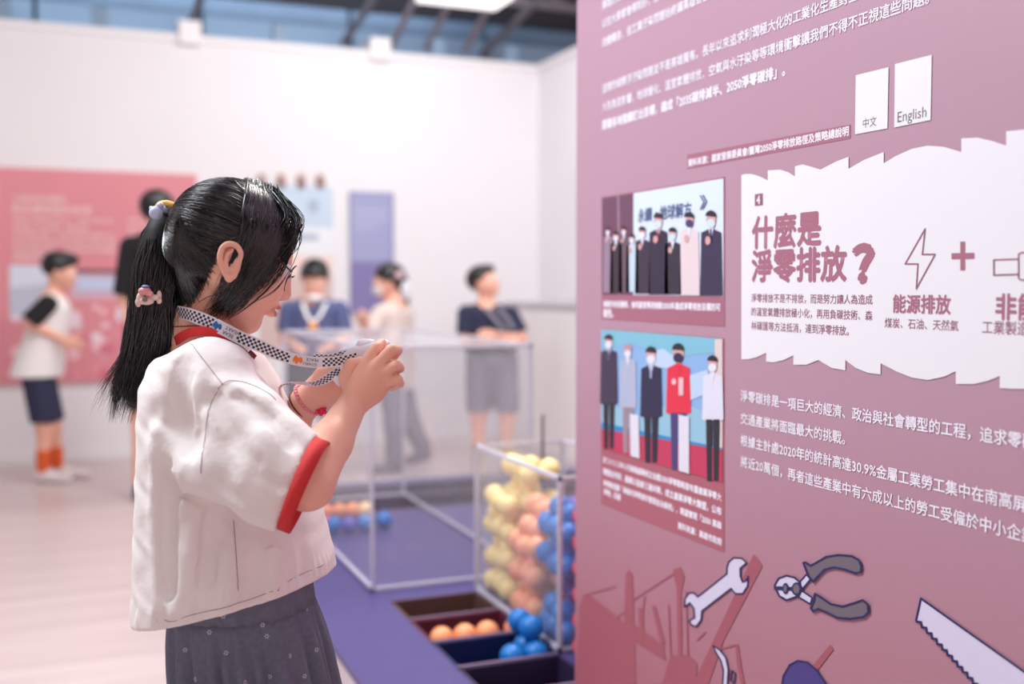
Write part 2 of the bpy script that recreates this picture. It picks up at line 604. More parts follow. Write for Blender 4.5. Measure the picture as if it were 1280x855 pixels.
M_sil = mat('silhouette_ink', srgb(164, 88, 102), 0.6)
M_blk = mat('black_ink', srgb(50, 46, 60), 0.6)


def text_mesh(s, offset=0.0):
    c = bpy.data.curves.new('lettering', 'FONT'); c.body = s; c.size = 1.0; c.offset = offset
    c.resolution_u = 2; c.fill_mode = 'FRONT'
    o = bpy.data.objects.new('tmp', c); C.objects.link(o)
    bpy.context.view_layer.update()
    me = bpy.data.meshes.new_from_object(o)
    bpy.data.objects.remove(o)
    return me


def ptext(s, xl, xr, xc, yc, m=M_ink, bold=0.0, parent=None, fix=None, layer=1, hs=1.0, name='lettering'):
    """text line on the panel from pixel column xl to xr, glyph middle at (xc,yc)"""
    me = text_mesh(s)
    bold *= 1.5
    n = len(me.vertices); co = np.empty(n * 3); me.vertices.foreach_get('co', co); co = co.reshape(-1, 3)
    x0, x1 = co[:, 0].min(), co[:, 0].max()
    yl = Wx(xl, yc, XP).y; 
    if xr is not None:
        sc = (yl - Wx(xr, yc, XP).y) / (x1 - x0)
    else:
        sc = fix
    zc = Wx(xc, yc, XP).z
    out = np.empty_like(co)
    out[:, 0] = XP - 0.0004 * (layer + 1)
    out[:, 1] = yl - (co[:, 0] - x0) * sc
    out[:, 2] = zc + (co[:, 1] - 0.37) * sc * hs
    pw = wmat(parent or panel).translation
    out -= np.array(pw)
    tri = np.array([v for p in me.polygons for v in p.vertices]).reshape(-1, 3) if all(len(p.vertices) == 3 for p in me.polygons) else None
    if bold > 0.001 and tri is not None:
        b_ = bold * sc; VV = []; TT = []
        for q, (dy, dz) in enumerate(((0, 0), (b_, 0), (-b_, 0), (0, b_), (0, -b_), (b_ * .7, b_ * .7), (-b_ * .7, -b_ * .7))):
            TT.append(tri + n * q); o2 = out.copy(); o2[:, 0] -= q * 0.000012; o2[:, 1] += dy; o2[:, 2] += dz; VV.append(o2)
        me = mesh_np(name, np.vstack(VV), np.vstack(TT))
    else:
        me.vertices.foreach_set('co', out.ravel()); me.update()
    me.materials.clear(); me.materials.append(m)
    o = bpy.data.objects.new(name, me); C.objects.link(o); o.parent = parent or panel
    return o


CS = 0.0196
HS = 0.95
ptext('高雄的工業發展帶來繁榮', 753.5, None, 753, 7, fix=CS, bold=0.012, hs=HS)
ptext('以往大家都會得到好，但', 753.5, None, 753, 30, fix=CS, bold=0.012, hs=HS)
ptext('改變轉身，但工業汙染問題始終讓高雄首當其衝', 753.5, None, 753, 54, fix=CS, bold=0.012, hs=HS)
ptext('這樣的細懸浮汙染問題並不是高雄獨有。長年以來追求利潤極大化的工業化生產對全世界', 753.5, None, 753, 111.5, fix=CS, bold=0.012, hs=HS)
ptext('大到負面影響，地球暖化、溫室氣體排放、空氣與水汙染等等環境衝擊讓我們不得不正視這些問題。', 753.5, None, 753, 134.5, fix=CS, bold=0.012, hs=HS)
ptext('跟著各地陸續訂出目標，達成「2035碳排減半、2050淨零碳排」。', 753.5, 981, 753, 157, bold=0.025, hs=HS)
sb = poly_mesh('caption_strip', [([(859, 193.5), (1063, 155.5), (1063, 173), (859, 211)], 0, 0)], panel, Pf, PN, [M_inkr])
ptext('資料來源：國家發展委員會/臺灣2050淨零排放路徑及策略總說明', 861, 1061, 960, 184, bold=0.02, hs=HS)
# language cards
for nm, q, t, tl, tr, ty in (('chinese', [(1070, 94), (1111, 84), (1109.5, 160.5), (1069, 168)], '中文', 1079.5, 1096.5, 153),
                             ('english', [(1119, 80), (1165, 68.5), (1163.5, 150), (1118, 159.5)], 'English', 1123, 1159, 142.5)):
    c = poly_mesh('notice_card', [(q, 1, 0)], panel, Pf, PN, [M_card])
    c['label'] = 'white card printed %s' % t
    ptext(t, tl, tr, (tl + tr) / 2, ty, M_gry, 0.0, layer=2)
# torn card
card = [(927, 219), (931, 217.5), (940, 217.5), (950, 220.5), (960, 225.5), (960, 213), (975, 212), (985, 215), (994, 220.5), (994, 208),
        (1003, 205.5), (1013, 208), (1026, 212), (1045, 202), (1061, 196), (1061, 211), (1080, 200), (1105, 190), (1105, 204), (1120, 195), (1140, 186),
        (1160, 182), (1180, 183.5), (1202, 190), (1202, 173), (1222, 172), (1240, 176), (1258, 182), (1258, 164), (1300, 160), (1400, 140),
        (1400, 520), (1290, 486), (1265, 486), (1250, 485), (1250, 470), (1235, 476), (1218, 480), (1195, 480), (1195, 464), (1180, 471), (1160, 475),
        (1140, 472), (1120, 464), (1101, 454), (1101, 468), (1085, 466), (1070, 460), (1057, 450), (1057, 463), (1040, 460), (1023, 450),
        (1008, 456), (992, 456), (992, 444), (980, 450), (967, 453), (958, 452), (958, 441), (945, 447), (935, 449), (927, 449)]
tc_ = poly_mesh('torn_card', [(card, 1, 0)], panel, Pf, PN, [M_card]); tc_['label'] = 'white printed field with scalloped torn edges'
poly_mesh('number_square', [([(944, 243), (954, 241.5), (954, 256.5), (944, 257.5)], 2, 0)], panel, Pf, PN, [M_inkd])
ptext('4', 947, 951, 949, 249.3, M_card, 0.02, layer=3)
ptext('什麼是', 941.5, 1027, 984, 288.5, M_inkr, 0.024, layer=2, hs=0.93)
ptext('淨零排放', 941, 1058.5, 1000, 331.5, M_inkr, 0.024, layer=2, hs=0.93)
ptext('？', 1068, 1092, 1080, 330, M_inkr, 0.034, layer=2, hs=0.70)
for t, l, r, y in (('淨零排放不是不排放，而是努力讓人為造成', 940, 1091.5, 372.5), ('的溫室氣體排放極小化，再用負碳技術、森', 940, 1091.5, 389.5),
                   ('林碳匯等方法抵消，達到淨零排放。', 940, 1062, 407)):
    ptext(t, l, r, 941, y, M_inkd, 0.008, layer=2, hs=0.98)
ptext('能源排放', 1117.5, 1189, 1153, 380.5, M_inkr, 0.022, layer=2)
ptext('煤炭、石油、天然氣', 1107, 1199, 1153, 405.5, M_inkd, 0.006, layer=2)
ptext('非能源排放', 1246, None, 1262, 384, M_inkr, 0.022, layer=2, fix=0.0305)
ptext('工業製造、運輸', 1229, None, 1255, 410, M_inkd, 0.006, layer=2, fix=0.0162)
bolt = [(1157, 286), (1132, 330), (1148, 330), (1146, 361), (1169.5, 318), (1153.5, 318)]
poly_mesh('lightning_outline', [(q, 2, 0) for q in stroke(bolt, 1.8, True)], panel, Pf, PN, [M_inkd])
poly_mesh('plus_sign', [([(1201, 302), (1207, 302), (1207, 338), (1201, 338)], 2, 0), ([(1190, 316.5), (1218.5, 316), (1218.5, 323.5), (1190, 324)], 2, 0)], panel, Pf, PN, [M_inkr])
poly_mesh('device_outline', [(q, 2, 0) for q in stroke([(1243, 325), (1274, 324), (1274, 318), (1277, 316), (1320, 314), (1320, 352), (1277, 350), (1274, 348), (1274, 343), (1243, 344)], 2.0, True)] +
          [(q, 2, 0) for q in stroke([(1274, 324), (1274, 343)], 2.0)], panel, Pf, PN, [M_inkd])
# body text
ptext('淨零碳排是一項巨大的經濟、政治與社會轉型的工程，追求零碳', 926.5, None, 930, 495, fix=CS, bold=0.012, hs=HS)
ptext('交通產業將面臨最大的挑戰。', 926.5, None, 930, 523.5, fix=CS, bold=0.012, hs=HS)
ptext('根據主計處2020年的統計高達30.9%金屬工業勞工集中在南高屏', 926.5, None, 930, 551, fix=CS, bold=0.012, hs=HS)
ptext('將近20萬個，再者這些產業中有六成以上的勞工受僱於中小企業', 926.5, None, 930, 577.5, fix=CS, bold=0.012, hs=HS)
# photograph blocks
poly_mesh('caption_block', [([(752, 246.5), (906, 221), (906, 408.5), (752, 399)], 0, 0)], panel, Pf, PN, [M_inkr])
poly_mesh('caption_block', [([(751.5, 411), (905.5, 423), (905.5, 691), (751.5, 630)], 0, 0)], panel, Pf, PN, [M_cap])
ptext('高雄市政府團隊，會同產官學研推動2050年達成淨零排放目標的可', 755, 901, 828, 382, M_ink, 0.025, layer=1, hs=0.95)
ptext('能性。', 755, 767, 761, 391.5, M_ink, 0.03, layer=1)
for t, l, r, xc, y in (('於２０２２年６月高雄產業成立全國2050淨零戰略發布暨產業淨零大', 754.5, 902.5, 828, 598),
                       ('聯盟由市府、產業公協會三邊共榮，成立產業淨零大聯盟，公布', 754.5, 902.5, 828, 614),
                       ('淨零路徑圖「高雄市淨零城市管理自治條例」，期望實現「2050 高雄', 754.5, 902.5, 828, 630),
                       ('淨零」目標', 755, 776, 765, 618), ('資料來源：高雄市政府', 848, 902.5, 875, 667)):
    ptext(t, l, r, xc, y, M_ink, 0.025, layer=1, hs=0.95)

_pc = {}


def pm(r, g, b):
    k = (r, g, b)
    if k not in _pc: _pc[k] = mat('print_%02x%02x%02x' % k, srgb(r, g, b), 0.5)
    return _pc[k]


def figure_print(parent, cx, top, bot, wd, body, hair=(48, 40, 52), skin=(215, 165, 165), mask=(225, 228, 240), legs=None, tie=None, hand=False, shirt=(225, 225, 238), lay=4, legtop=None):
    """small printed photograph figure: cx,top,bot in px, wd shoulder width"""
    mats_ = [pm(*body), pm(*hair), pm(*skin), pm(*mask), pm(*(legs or body)), pm(*(tie or body)), pm(*shirt)]
    hh = wd * 0.66
    ty = top + hh * 1.35; lt = legtop or (top + (bot - top) * 0.55)
    P = []
    P.append(([(cx - wd * .12, ty + 1), (cx + wd * .12, ty + 1), (cx + wd * .5, ty + wd * .22), (cx + wd * .56, min(bot, lt + 4)), (cx + wd * .36, min(bot, lt + 6)), (cx - wd * .36, min(bot, lt + 6)), (cx - wd * .56, min(bot, lt + 4)), (cx - wd * .5, ty + wd * .22)][::-1], lay, 0))
    if bot > lt + 6:
        P.append(([(cx - wd * .36, lt + 4), (cx - 0.5, lt + 4), (cx - 1, bot), (cx - wd * .3, bot)], lay, 4))
        P.append(([(cx + 0.5, lt + 4), (cx + wd * .36, lt + 4), (cx + wd * .3, bot), (cx + 1, bot)], lay, 4))
    P.append((ellp(cx, top + hh * .72, hh * .36, hh * .66), lay + 1, 2))
    P.append((ellp(cx, top + hh * .42, hh * .41, hh * .42, 14, pi * 1.0, pi * 2.0) + [(cx + hh * .4, top + hh * .5)], lay + 2, 1))
    P.append((ellp(cx, top + hh * .98, hh * .33, hh * .34), lay + 2, 3))
    P.append(([(cx - wd * .13, ty), (cx + wd * .13, ty), (cx, ty + wd * .6)], lay + 1, 6))
    if tie: P.append(([(cx - 1, ty + 1), (cx + 1, ty + 1), (cx + 1.2, ty + wd * .7), (cx - 1.2, ty + wd * .7)], lay + 2, 5))
    if hand: P.append((ellp(cx - wd * .15, ty + wd * .62, wd * .13, wd * .22), lay + 2, 2))
    return poly_mesh('printed_figure', P, parent, Pf, PN, mats_)


ph1 = poly_mesh('photograph', [([(753, 248), (904.5, 223), (904.5, 370.5), (753, 368)], 1, 0), ([(753, 248), (792, 241.6), (792, 368.5), (753, 368)], 2, 1),
                ([(772, 245), (775, 244.5), (777, 368), (774, 368)], 3, 2)], panel, Pf, PN, [pm(214, 228, 244), pm(112, 74, 98), pm(150, 120, 140)])
ph1['label'] = 'printed photograph of a masked group waving before a pale blue banner'
ptext('永續・地球解方', 798.5, 865, 830, 266, pm(84, 100, 140), 0.015, parent=ph1, layer=3)
ptext('》', 876, 885, 880, 253, pm(70, 84, 130), 0.01, parent=ph1, layer=3, hs=0.5)
for t in ((761, 284, 366, 11, (150, 130, 150)), (771, 289, 366, 14, (60, 48, 62)), (781, 283, 366, 12, (110, 88, 104)), (791, 292, 365, 14, (196, 214, 232)),
          (804, 283, 367, 17, (62, 50, 70))):
    figure_print(ph1, *t, hand=True, legtop=400)
for t in ((824, 266, 368, 22, (52, 44, 66), (150, 60, 80)), (842, 284, 368, 19, (54, 46, 64), None), (863, 265, 369, 22, (226, 208, 214), None), (890, 263, 369.5, 25, (58, 50, 80), (50, 44, 80))):
    figure_print(ph1, t[0], t[1], t[2], t[3], t[4], tie=t[5], hand=True, legtop=400, mask=(70, 66, 110) if t[0] == 863 else (205, 220, 232))
ph2 = poly_mesh('photograph', [([(752, 411.5), (903.5, 423.5), (903.5, 603), (752, 560)], 1, 0), ([(752, 411.5), (903.5, 423.5), (903.5, 440), (840, 446), (790, 430), (752, 436)], 2, 1),
                ([(752, 500), (800, 520), (850, 500), (890, 520), (890, 570), (752, 545)], 2, 2), ([(752, 528), (903.5, 560), (903.5, 568), (752, 537)], 3, 3),
                ([(752, 536), (903.5, 562), (903.5, 603), (752, 560)], 3, 4), ([(894, 424), (903.5, 424), (903.5, 600), (894, 598)], 2, 5),
                ([(810, 440), (830, 436), (850, 450), (845, 462), (818, 458)], 3, 6), ([(860, 470), (885, 462), (890, 490), (864, 500)], 3, 6)],
                panel, Pf, PN, [pm(140, 180, 226), pm(128, 190, 214), pm(150, 196, 220), pm(40, 140, 200), pm(196, 60, 96), pm(222, 206, 206), pm(190, 212, 240)])
ph2['label'] = 'printed photograph of five people standing on a red carpet'
figure_print(ph2, 762, 418, 561, 20, (66, 54, 80), tie=(90, 100, 140), legs=(46, 38, 50), legtop=500)
figure_print(ph2, 786, 430, 566, 19, (176, 184, 210), hair=(190, 150, 160), legs=(160, 140, 150), legtop=505)
figure_print(ph2, 815, 433, 578, 25, (46, 42, 76), tie=(170, 180, 220), legs=(40, 36, 56), legtop=516)
figure_print(ph2, 849, 429, 587, 28, (226, 50, 76), mask=(50, 44, 76), legs=(74, 66, 120), shirt=(226, 50, 76), legtop=512)
figure_print(ph2, 892, 444, 601, 24, (222, 222, 240), legs=(44, 40, 52), legtop=520)
for q in ([(789, 517), (800, 519), (801, 573), (790, 570)], [(850, 518), (863, 521), (863, 592), (850, 588)]):
    poly_mesh('printed_pillar', [(q, 7, 0)], ph2, Pf, PN, [pm(226, 222, 236)])
poly_mesh('printed_pattern', [(ellp(844, 477, 3, 4), 7, 0), ([(850, 472), (856, 472), (856, 494), (850, 494)], 7, 0)], ph2, Pf, PN, [pm(240, 190, 200)])

# tool drawings
wr = [(912, 702), (918, 697), (928, 698), (934, 703.5), (926, 710), (926, 720), (929, 727.5), (933, 726), (936, 720.5), (935, 733), (929, 742), (920, 742), (914.5, 735.5),
      (878, 763.5), (877, 775), (871, 783), (865, 781), (862, 776), (869, 772), (868, 760), (863, 753.5), (856.5, 758.5), (857, 748), (862, 741.5), (868, 741), (873, 746), (909.5, 717), (909.5, 709)]
poly_mesh('wrench_drawing', [(wr, 2, 0)] + [(q, 3, 1) for q in stroke(wr, 1.9, True)], panel, Pf, PN, [M_lil, M_navy])
jaw = [(969, 732), (974, 723), (984, 719.5), (994, 722), (1001, 728), (1002, 738), (996, 746), (984, 750), (975, 745)]
P = [(jaw, 2, 0)] + [(q, 3, 1) for q in stroke(jaw, 2.4, True)] + [(q, 3, 1) for q in stroke([(970, 735), (990, 736)], 5)]
P += [(ellp(983, 735.5, 4, 7), 4, 1), (ellp(983, 735.5, 2.2, 4.5), 5, 2), (ellp(997, 736, 6.5, 8.5), 4, 1), (ellp(997, 736, 4, 6), 5, 2)]
arm1 = [(1000, 728), (1009, 718), (1014, 724), (1004, 736)]; arm2 = [(1003, 738), (1016, 747), (1014, 755), (999, 746)]
P += [(arm1, 2, 0), (arm2, 2, 0)] + [(q, 3, 1) for q in stroke(arm1, 2, True) + stroke(arm2, 2, True)]
h1 = [(1005.5, 703.5), (1008, 703), (1015, 707), (1022, 703), (1034, 696), (1050, 693.5), (1066, 695), (1075, 700), (1078, 708), (1077, 715), (1071, 716.5), (1058, 712), (1044, 709), (1032, 712), (1022, 722), (1018, 727), (1012, 720)]
h2 = [(1020, 742), (1027, 746), (1040, 755), (1055, 758), (1068, 754), (1080, 750), (1086, 755), (1087, 765), (1081, 771), (1064, 773.5), (1048, 772), (1034, 765), (1024, 761), (1018, 764), (1015, 760), (1019, 750)]
P += [(h1, 3, 3), (h2, 3, 3)] + [(q, 4, 1) for q in stroke(h1, 2.6, True) + stroke(h2, 2.6, True)]
poly_mesh('pliers_drawing', P, panel, Pf, PN, [M_lil, M_navy, M_gry, M_gry])
saw = [(1152, 747), (1400, 912), (1400, 1000), (1330, 960)]
teeth = []
x, y = 1147, 777
for i in range(26):
    teeth += [(x, y), (x + 5.2, y + 0.6)]
    x += 6.4; y += 7.0
blade = [(1152, 749), (1146, 775)] + teeth + [(1400, 1000), (1400, 925)]
poly_mesh('saw_drawing', [(blade, 2, 0)] + [(q, 3, 1) for q in stroke([(1146, 775), (1152, 748), (1400, 924)], 2.6) + stroke([(1146, 775)] + teeth, 3.0)], panel, Pf, PN, [M_lil, M_navy])
bar = [(892, 807), (900, 812), (908, 822), (911, 836), (909, 870), (903, 870), (905, 838), (902, 826), (896, 816)]
poly_mesh('crowbar_drawing', [(bar, 2, 0)] + [(q, 3, 1) for q in stroke(bar, 1.8, True) + stroke([(915, 838), (920, 842), (918, 854), (914, 850)], 1.8, True)], panel, Pf, PN, [M_lil, M_navy])
hel = [(976, 870), (980, 845), (988, 831), (998, 826), (1010, 828), (1022, 838), (1034, 856), (1040, 875)]
poly_mesh('helmet_drawing', [(hel, 2, 0)] + [(q, 3, 1) for q in stroke(hel, 2.4)], panel, Pf, PN, [M_vio, M_navy])
# harbour crane silhouettes
S = [[(778, 860), (782, 718), (786, 712), (791, 718), (795, 860)], [(864, 860), (892, 800), (942, 693), (950, 702), (953, 708), (905, 800), (884, 860)],
     [(730, 742), (740, 746), (776, 775), (790, 790), (790, 860), (720, 870), (724, 760)], [(790, 778), (830, 808), (832, 826), (790, 800)],
     [(842, 712), (851, 709), (856, 722), (852, 740), (853, 860), (848, 860), (846, 735), (842, 720)], [(826, 860), (838, 820), (860, 818), (872, 830), (868, 870), (826, 870)],
     [(919, 806), (923, 805), (928, 840), (935, 870), (930, 870), (922, 835)], [(1016, 832), (1038, 806), (1042, 812), (1022, 838)], [(798, 760), (804, 760), (806, 800), (800, 800)],
     [(815, 758), (819, 757), (832, 805), (826, 806)], [(722, 870), (860, 850), (990, 880), (990, 900), (722, 900)]]
P = [(q, 1, 0) for q in S]
for a in ([(792, 750), (844, 716)], [(732, 744), (770, 733)], [(764, 776), (786, 762)], [(806, 746), (800, 800)], [(836, 757), (840, 850)], [(887, 816), (920, 806)], [(900, 700), (880, 700)][:0] or [(858, 740), (860, 820)], [(882, 790), (872, 800)]):
    P += [(q, 1, 0) for q in stroke(a, 1.8)]
poly_mesh('crane_silhouette', P, panel, Pf, PN, [M_sil])

# ------------------------------------------------------------------ plinth, trays, acrylic cases, balls
PZ = 0.30
PX0, PX1, PY0, PY1 = 0.562, 2.9, 2.0, 4.56
BX0, BX1 = 0.782, 1.032
DIV = [2.785, 2.598, 2.411, 2.225, 2.04]
R = 0.0295
TRD = 0.006 + 3 * R + 0.0005
FX0, FX1, FY0, FY1 = 0.70, 2.2, 3.93, 4.45     # far tray field
plinth = thing('display_plinth', 'low purple display plinth with sunken dark trays beside the pink panel', 'plinth', (1.7, 3.4, 0))
bm = bmesh.new()
# top built of slabs around the two tray fields
for lo, hi in (((PX0, PY0), (BX0, PY1)), ((BX0, DIV[0]), (PX1, FY0)), ((BX1, PY0), (PX1, DIV[0])), ((BX0, FY1), (PX1, PY1)), ((FX1, FY0), (PX1, FY1)), ((BX0, PY0), (BX1, DIV[4]))):
    add_box(bm, (lo[0], lo[1], PZ - 0.02), (hi[0], hi[1], PZ))
bm_obj('top_board', bm, M_purple, plinth)
bm = bmesh.new()
add_box(bm, (PX0 + .004, PY0 + .004, 0), (PX0 + .02, PY1 - .004, PZ - 0.02)); add_box(bm, (PX1 - .02, PY0 + .004, 0), (PX1 - .004, PY1 - .004, PZ - 0.02))
add_box(bm, (PX0 + .02, PY0 + .004, 0), (PX1 - .02, PY0 + .02, PZ - 0.02)); add_box(bm, (PX0 + .02, PY1 - .02, 0), (PX1 - .02, PY1 - .004, PZ - 0.02))
bm_obj('side_board', bm, M_side, plinth)
tray_cols = [('brown tray', srgb(92, 62, 58)), ('dark red tray', srgb(92, 28, 52)), ('navy tray', srgb(18, 30, 84)), ('dark violet tray', srgb(44, 30, 66))]


def tray(x0, y0, x1, y1, col, lab, depth=TRD, rim=0.008):
    m = mat(lab.replace(' ', '_'), col, 0.55)
    bm = bmesh.new(); z1 = PZ + 0.001; z0 = PZ - depth
    add_box(bm, (x0, y0, z0 - 0.006), (x1, y1, z0))
    for lo, hi in (((x0, y0), (x0 + rim, y1)), ((x1 - rim, y0), (x1, y1)), ((x0, y0), (x1, y0 + rim)), ((x0, y1 - rim), (x1, y1))):
        add_box(bm, (lo[0], lo[1], z0), (hi[0], hi[1], z1))
    o = bm_obj('tray', bm, m, plinth); o['label'] = lab
    bm = bmesh.new()
    add_box(bm, (x0, y0 - 0.004, PZ), (x1, y0 + 0.006, PZ + 0.004))
    bm_obj('rim', bm, mat('tray_rim', srgb(122, 100, 128), 0.4), o)
    return o


for i, (lab, col) in enumerate(tray_cols):
    tray(BX0, DIV[i + 1] + 0.002, BX1, DIV[i] - 0.002, col, lab)
nf = 0
for i, x in enumerate(np.linspace(FX0 + 0.085, FX1 - 0.25, 6)):
    lab, col = (('far navy tray', srgb(30, 26, 62)), ('far dark brown tray', srgb(70, 44, 56)), ('far violet tray', srgb(54, 40, 84)))[(i + 1) % 3]
    for j in range(2):
        tray(x + 0.002, FY0 + 0.26 * j + 0.002, x + 0.246, FY0 + 0.26 * (j + 1) - 0.002, col, lab)

M_acr = acrylic('clear_acrylic', (0.86, 0.87, 0.93, 1), 0.07)
M_acre = mat('acrylic_edge', srgb(206, 202, 218), 0.25)


def case(name, lab, x0, y0, x1, y1, top, lid=True):
    r = thing(name, lab, 'display case', ((x0 + x1) / 2, (y0 + y1) / 2, PZ + 0.0045))
    t = 0.004; z0 = PZ + 0.0045
    for lo, hi in (((x0, y0 + t, z0), (x0 + t, y1 - t, top)), ((x1 - t, y0 + t, z0), (x1, y1 - t, top)), ((x0, y0, z0), (x1, y0 + t, top)), ((x0, y1 - t, z0), (x1, y1, top))):
        box('pane', lo, hi, M_acr, r)
    if lid:
        box('lid', (x0, y0, top), (x1, y1, top + t), M_acr, r)
    e = 0.0045
    for x, y in ((x0, y0), (x1, y0), (x0, y1), (x1, y1)):
        box('edge', (x - e, y - e, z0), (x + e, y + e, top + t), M_acre, r)
    for z in (z0 + e, top):
        for lo, hi in (((x0, y0), (x1, y0)), ((x0, y1), (x1, y1)), ((x0, y0), (x0, y1)), ((x1, y0), (x1, y1))):
            box('edge', (lo[0] - e, lo[1] - e, z - e), (hi[0] + e, hi[1] + e, z + e), M_acre, r)
    return r


case('acrylic_case', 'large empty clear acrylic case standing on the purple plinth', 0.763, 2.885, 1.244, 4.2, 0.982)
# ball chutes: one clear box right of the trays holding the ball columns
CX0, CX1 = 1.036, 1.30
ch = case('ball_case', 'clear acrylic box packed with yellow, peach, blue and red balls', CX0, 2.232, CX1, 2.785, 0.71, False)
tube('rod', [(1.2, 2.70, PZ + 0.005), (1.2, 2.70, 0.80)], 0.004, M_blk, ch, 6)

R = 0.0295
rng = random.Random(5)


def ball_mesh(m):
    bm = bmesh.new(); bmesh.ops.create_icosphere(bm, subdivisions=3, radius=R)
    me = bpy.data.meshes.new('ball'); bm.to_mesh(me); bm.free(); me.materials.append(m)
    me.polygons.foreach_set('use_smooth', [True] * len(me.polygons))
    return me


BM = {c: ball_mesh(mat('ball_' + c, col, 0.4, sss=0.35)) for c, col in
      (('yellow', srgb(255, 228, 158)), ('amber', srgb(252, 214, 160)), ('peach', srgb(250, 172, 132)), ('blue', srgb(14, 116, 196)), ('violet', srgb(96, 90, 178)), ('coral', srgb(232, 78, 92)), ('orange', srgb(248, 160, 112)))}


def ball(c, p, lab, grp):
    o = bpy.data.objects.new('plastic_ball', BM[c]); C.objects.link(o); o.location = p
    tag(o, lab, 'ball', grp)
    return o


def pack(x0, x1, y0, y1, z0, ztop, colf, skip=None):
    """square layers of balls, each nested in the hollows of the one below"""
    a = (y1 - y0 - 2 * R) / 2; z = z0 + R; L = 0
    while z < ztop:
        o = (L % 2) * a / 2; ox = (L % 2) * a * .22
        nx = int((x1 - x0 - 2 * R - ox) / a + 1e-6) + 1
        for i in range(nx):
            for j in range(3 - L % 2):
                x = x0 + R + ox + i * a; y = y0 + R + o + j * a
                if skip and skip(x, y, z): continue
                if math.hypot(x - 1.2, y - 2.70) < .046: continue
                c, lab, grp = colf(x, y, z)
                J_ = lambda v, lo_, hi_: min(max(v + rng.uniform(-.009, .009), lo_ + R), hi_ - R)
                ball(c, (J_(x, x0, x1), J_(y, y0, y1), max(z + rng.uniform(-.009, .009), z0 + R)), lab, grp)
        L += 1; z += a * 0.70


zb = PZ + 0.003
# yellow column, lower at its near left corner
pack(CX0 + .007, 1.25, 2.604, 2.778, zb, 0.685,
     lambda x, y, z: (('yellow', 'pale yellow ball in the farthest ball stack', 'pale yellow balls in the case') if x < 1.12 or z > 0.55 else ('amber', 'amber ball inside the farthest ball stack', 'amber balls in the case')),
     skip=lambda x, y, z: z > 0.60 and x < 1.10 and y < 2.75)
pack(CX0 + .007, 1.20, 2.420, 2.594, zb, 0.585,
     lambda x, y, z: ('peach', 'peach pink ball in the second ball stack', 'peach balls in the case'),
     skip=lambda x, y, z: (z > 0.56 and x < 1.10))
pack(CX0 + .007, 1.20, 2.237, 2.411, zb, 0.62,
     lambda x, y, z: (('blue', 'bright blue ball in the third ball stack', 'blue balls in the case') if x < 1.10 else ('violet', 'violet ball behind the blue ball stack', 'violet balls in the case')),
     skip=lambda x, y, z: (0.385 < z < 0.475 and x < 1.13) or (x < 1.09 and y > 9))
for i in range(6):
    for j in range(2):
        ball('coral', (1.07 + 0.0602 * j, 2.165, zb + R + i * 0.0602), 'coral red ball in the nearest ball stack by the panel edge', 'coral balls by the panel edge')
# loose balls in the trays
for px, py in ((541, 806), (569, 800), (613, 793), (647, 787)):
    p = Wz(px, py, PZ - 0.004)
    p.y = DIV[2] + 0.002 + 0.008 + R + 0.002; p.x = max(p.x, BX0 + .01 + R)
    if px == 569: p.x = max(p.x, BX0 + .011 + 3 * R)
    nm = {541: 'leftmost', 569: 'second from left', 613: 'third from left', 647: 'rightmost'}[px]
    ball('orange', (p.x, p.y, PZ - 0.006), '%s orange ball on top of the row in the dark red tray' % nm, 'orange balls in the dark red tray')
    ball('orange', (p.x, p.y, PZ - 0.006 - 2 * R), 'orange ball hidden under the top row in the dark red tray', 'lower orange balls in the dark red tray')
for x, y, z in ((1.0, 2.262, PZ - TRD + R), (1.0, 2.262, PZ - TRD + 3 * R), (0.94, 2.262, PZ - TRD + R), (0.94, 2.262, PZ - TRD + 3 * R), (1.0, 2.322, PZ - TRD + R),
                (1.0, 2.322, PZ - TRD + 3 * R), (1.0, 2.29, PZ - TRD + 5 * R - 0.006), (0.995, 2.35, PZ - TRD + 5 * R - 0.006)):
    ball('blue', (x - 0.009, y + .005, z + 0.001), 'blue ball heaped in the navy tray', 'blue balls in the navy tray')
# far loose balls on the purple top
k = 0
for px, py, c in ((397, 655, 'coral'), (417, 656, 'blue'), (436, 656, 'violet'), (456, 654, 'blue'), (480, 650, 'blue'),
                  (407, 640, 'orange'), (424, 639, 'orange'), (441, 638, 'orange'), (457, 637, 'amber')):
    p = Wz(px, py, PZ + R)
    p.y = min(p.y, FY0 - R - 0.014)
    if abs(p.x - 0.763) < 0.036: p.x = 0.763 + math.copysign(0.036, p.x - 0.763)
    names = {'coral': 'red', 'orange': 'orange', 'amber': 'amber', 'blue': 'blue', 'violet': 'violet', 'yellow': 'yellow'}
    ball(c, (p.x, p.y, PZ + R + 0.001), 'small %s ball loose on the far purple top, %s from the left' % (names[c], ('first', 'second', 'third', 'fourth', 'fifth', 'back row first', 'back row second', 'back row third', 'back row fourth')[k]), '%s balls loose on the far plinth' % names[c])
    k += 1

# ------------------------------------------------------------------ boards and posters on the back wall
PB = Vector((0, -1, 0))
Bf = lambda px, py: Wy(px, py, YB - 0.0305)


def wallboard(name, lab, cat, quad, m, th=0.03):
    ps = [Wy(px, py, YB) for px, py in quad]
    x0 = sum((ps[0].x, ps[3].x)) / 2; x1 = sum((ps[1].x, ps[2].x)) / 2
    zt = (ps[0].z + ps[1].z) / 2; zb_ = (ps[2].z + ps[3].z) / 2
    r = thing(name, lab, cat, ((x0 + x1) / 2, YB, zb_))
    box('backing_board', (x0, YB - th, zb_), (x1, YB, zt), m, r, 0.002)
    return r


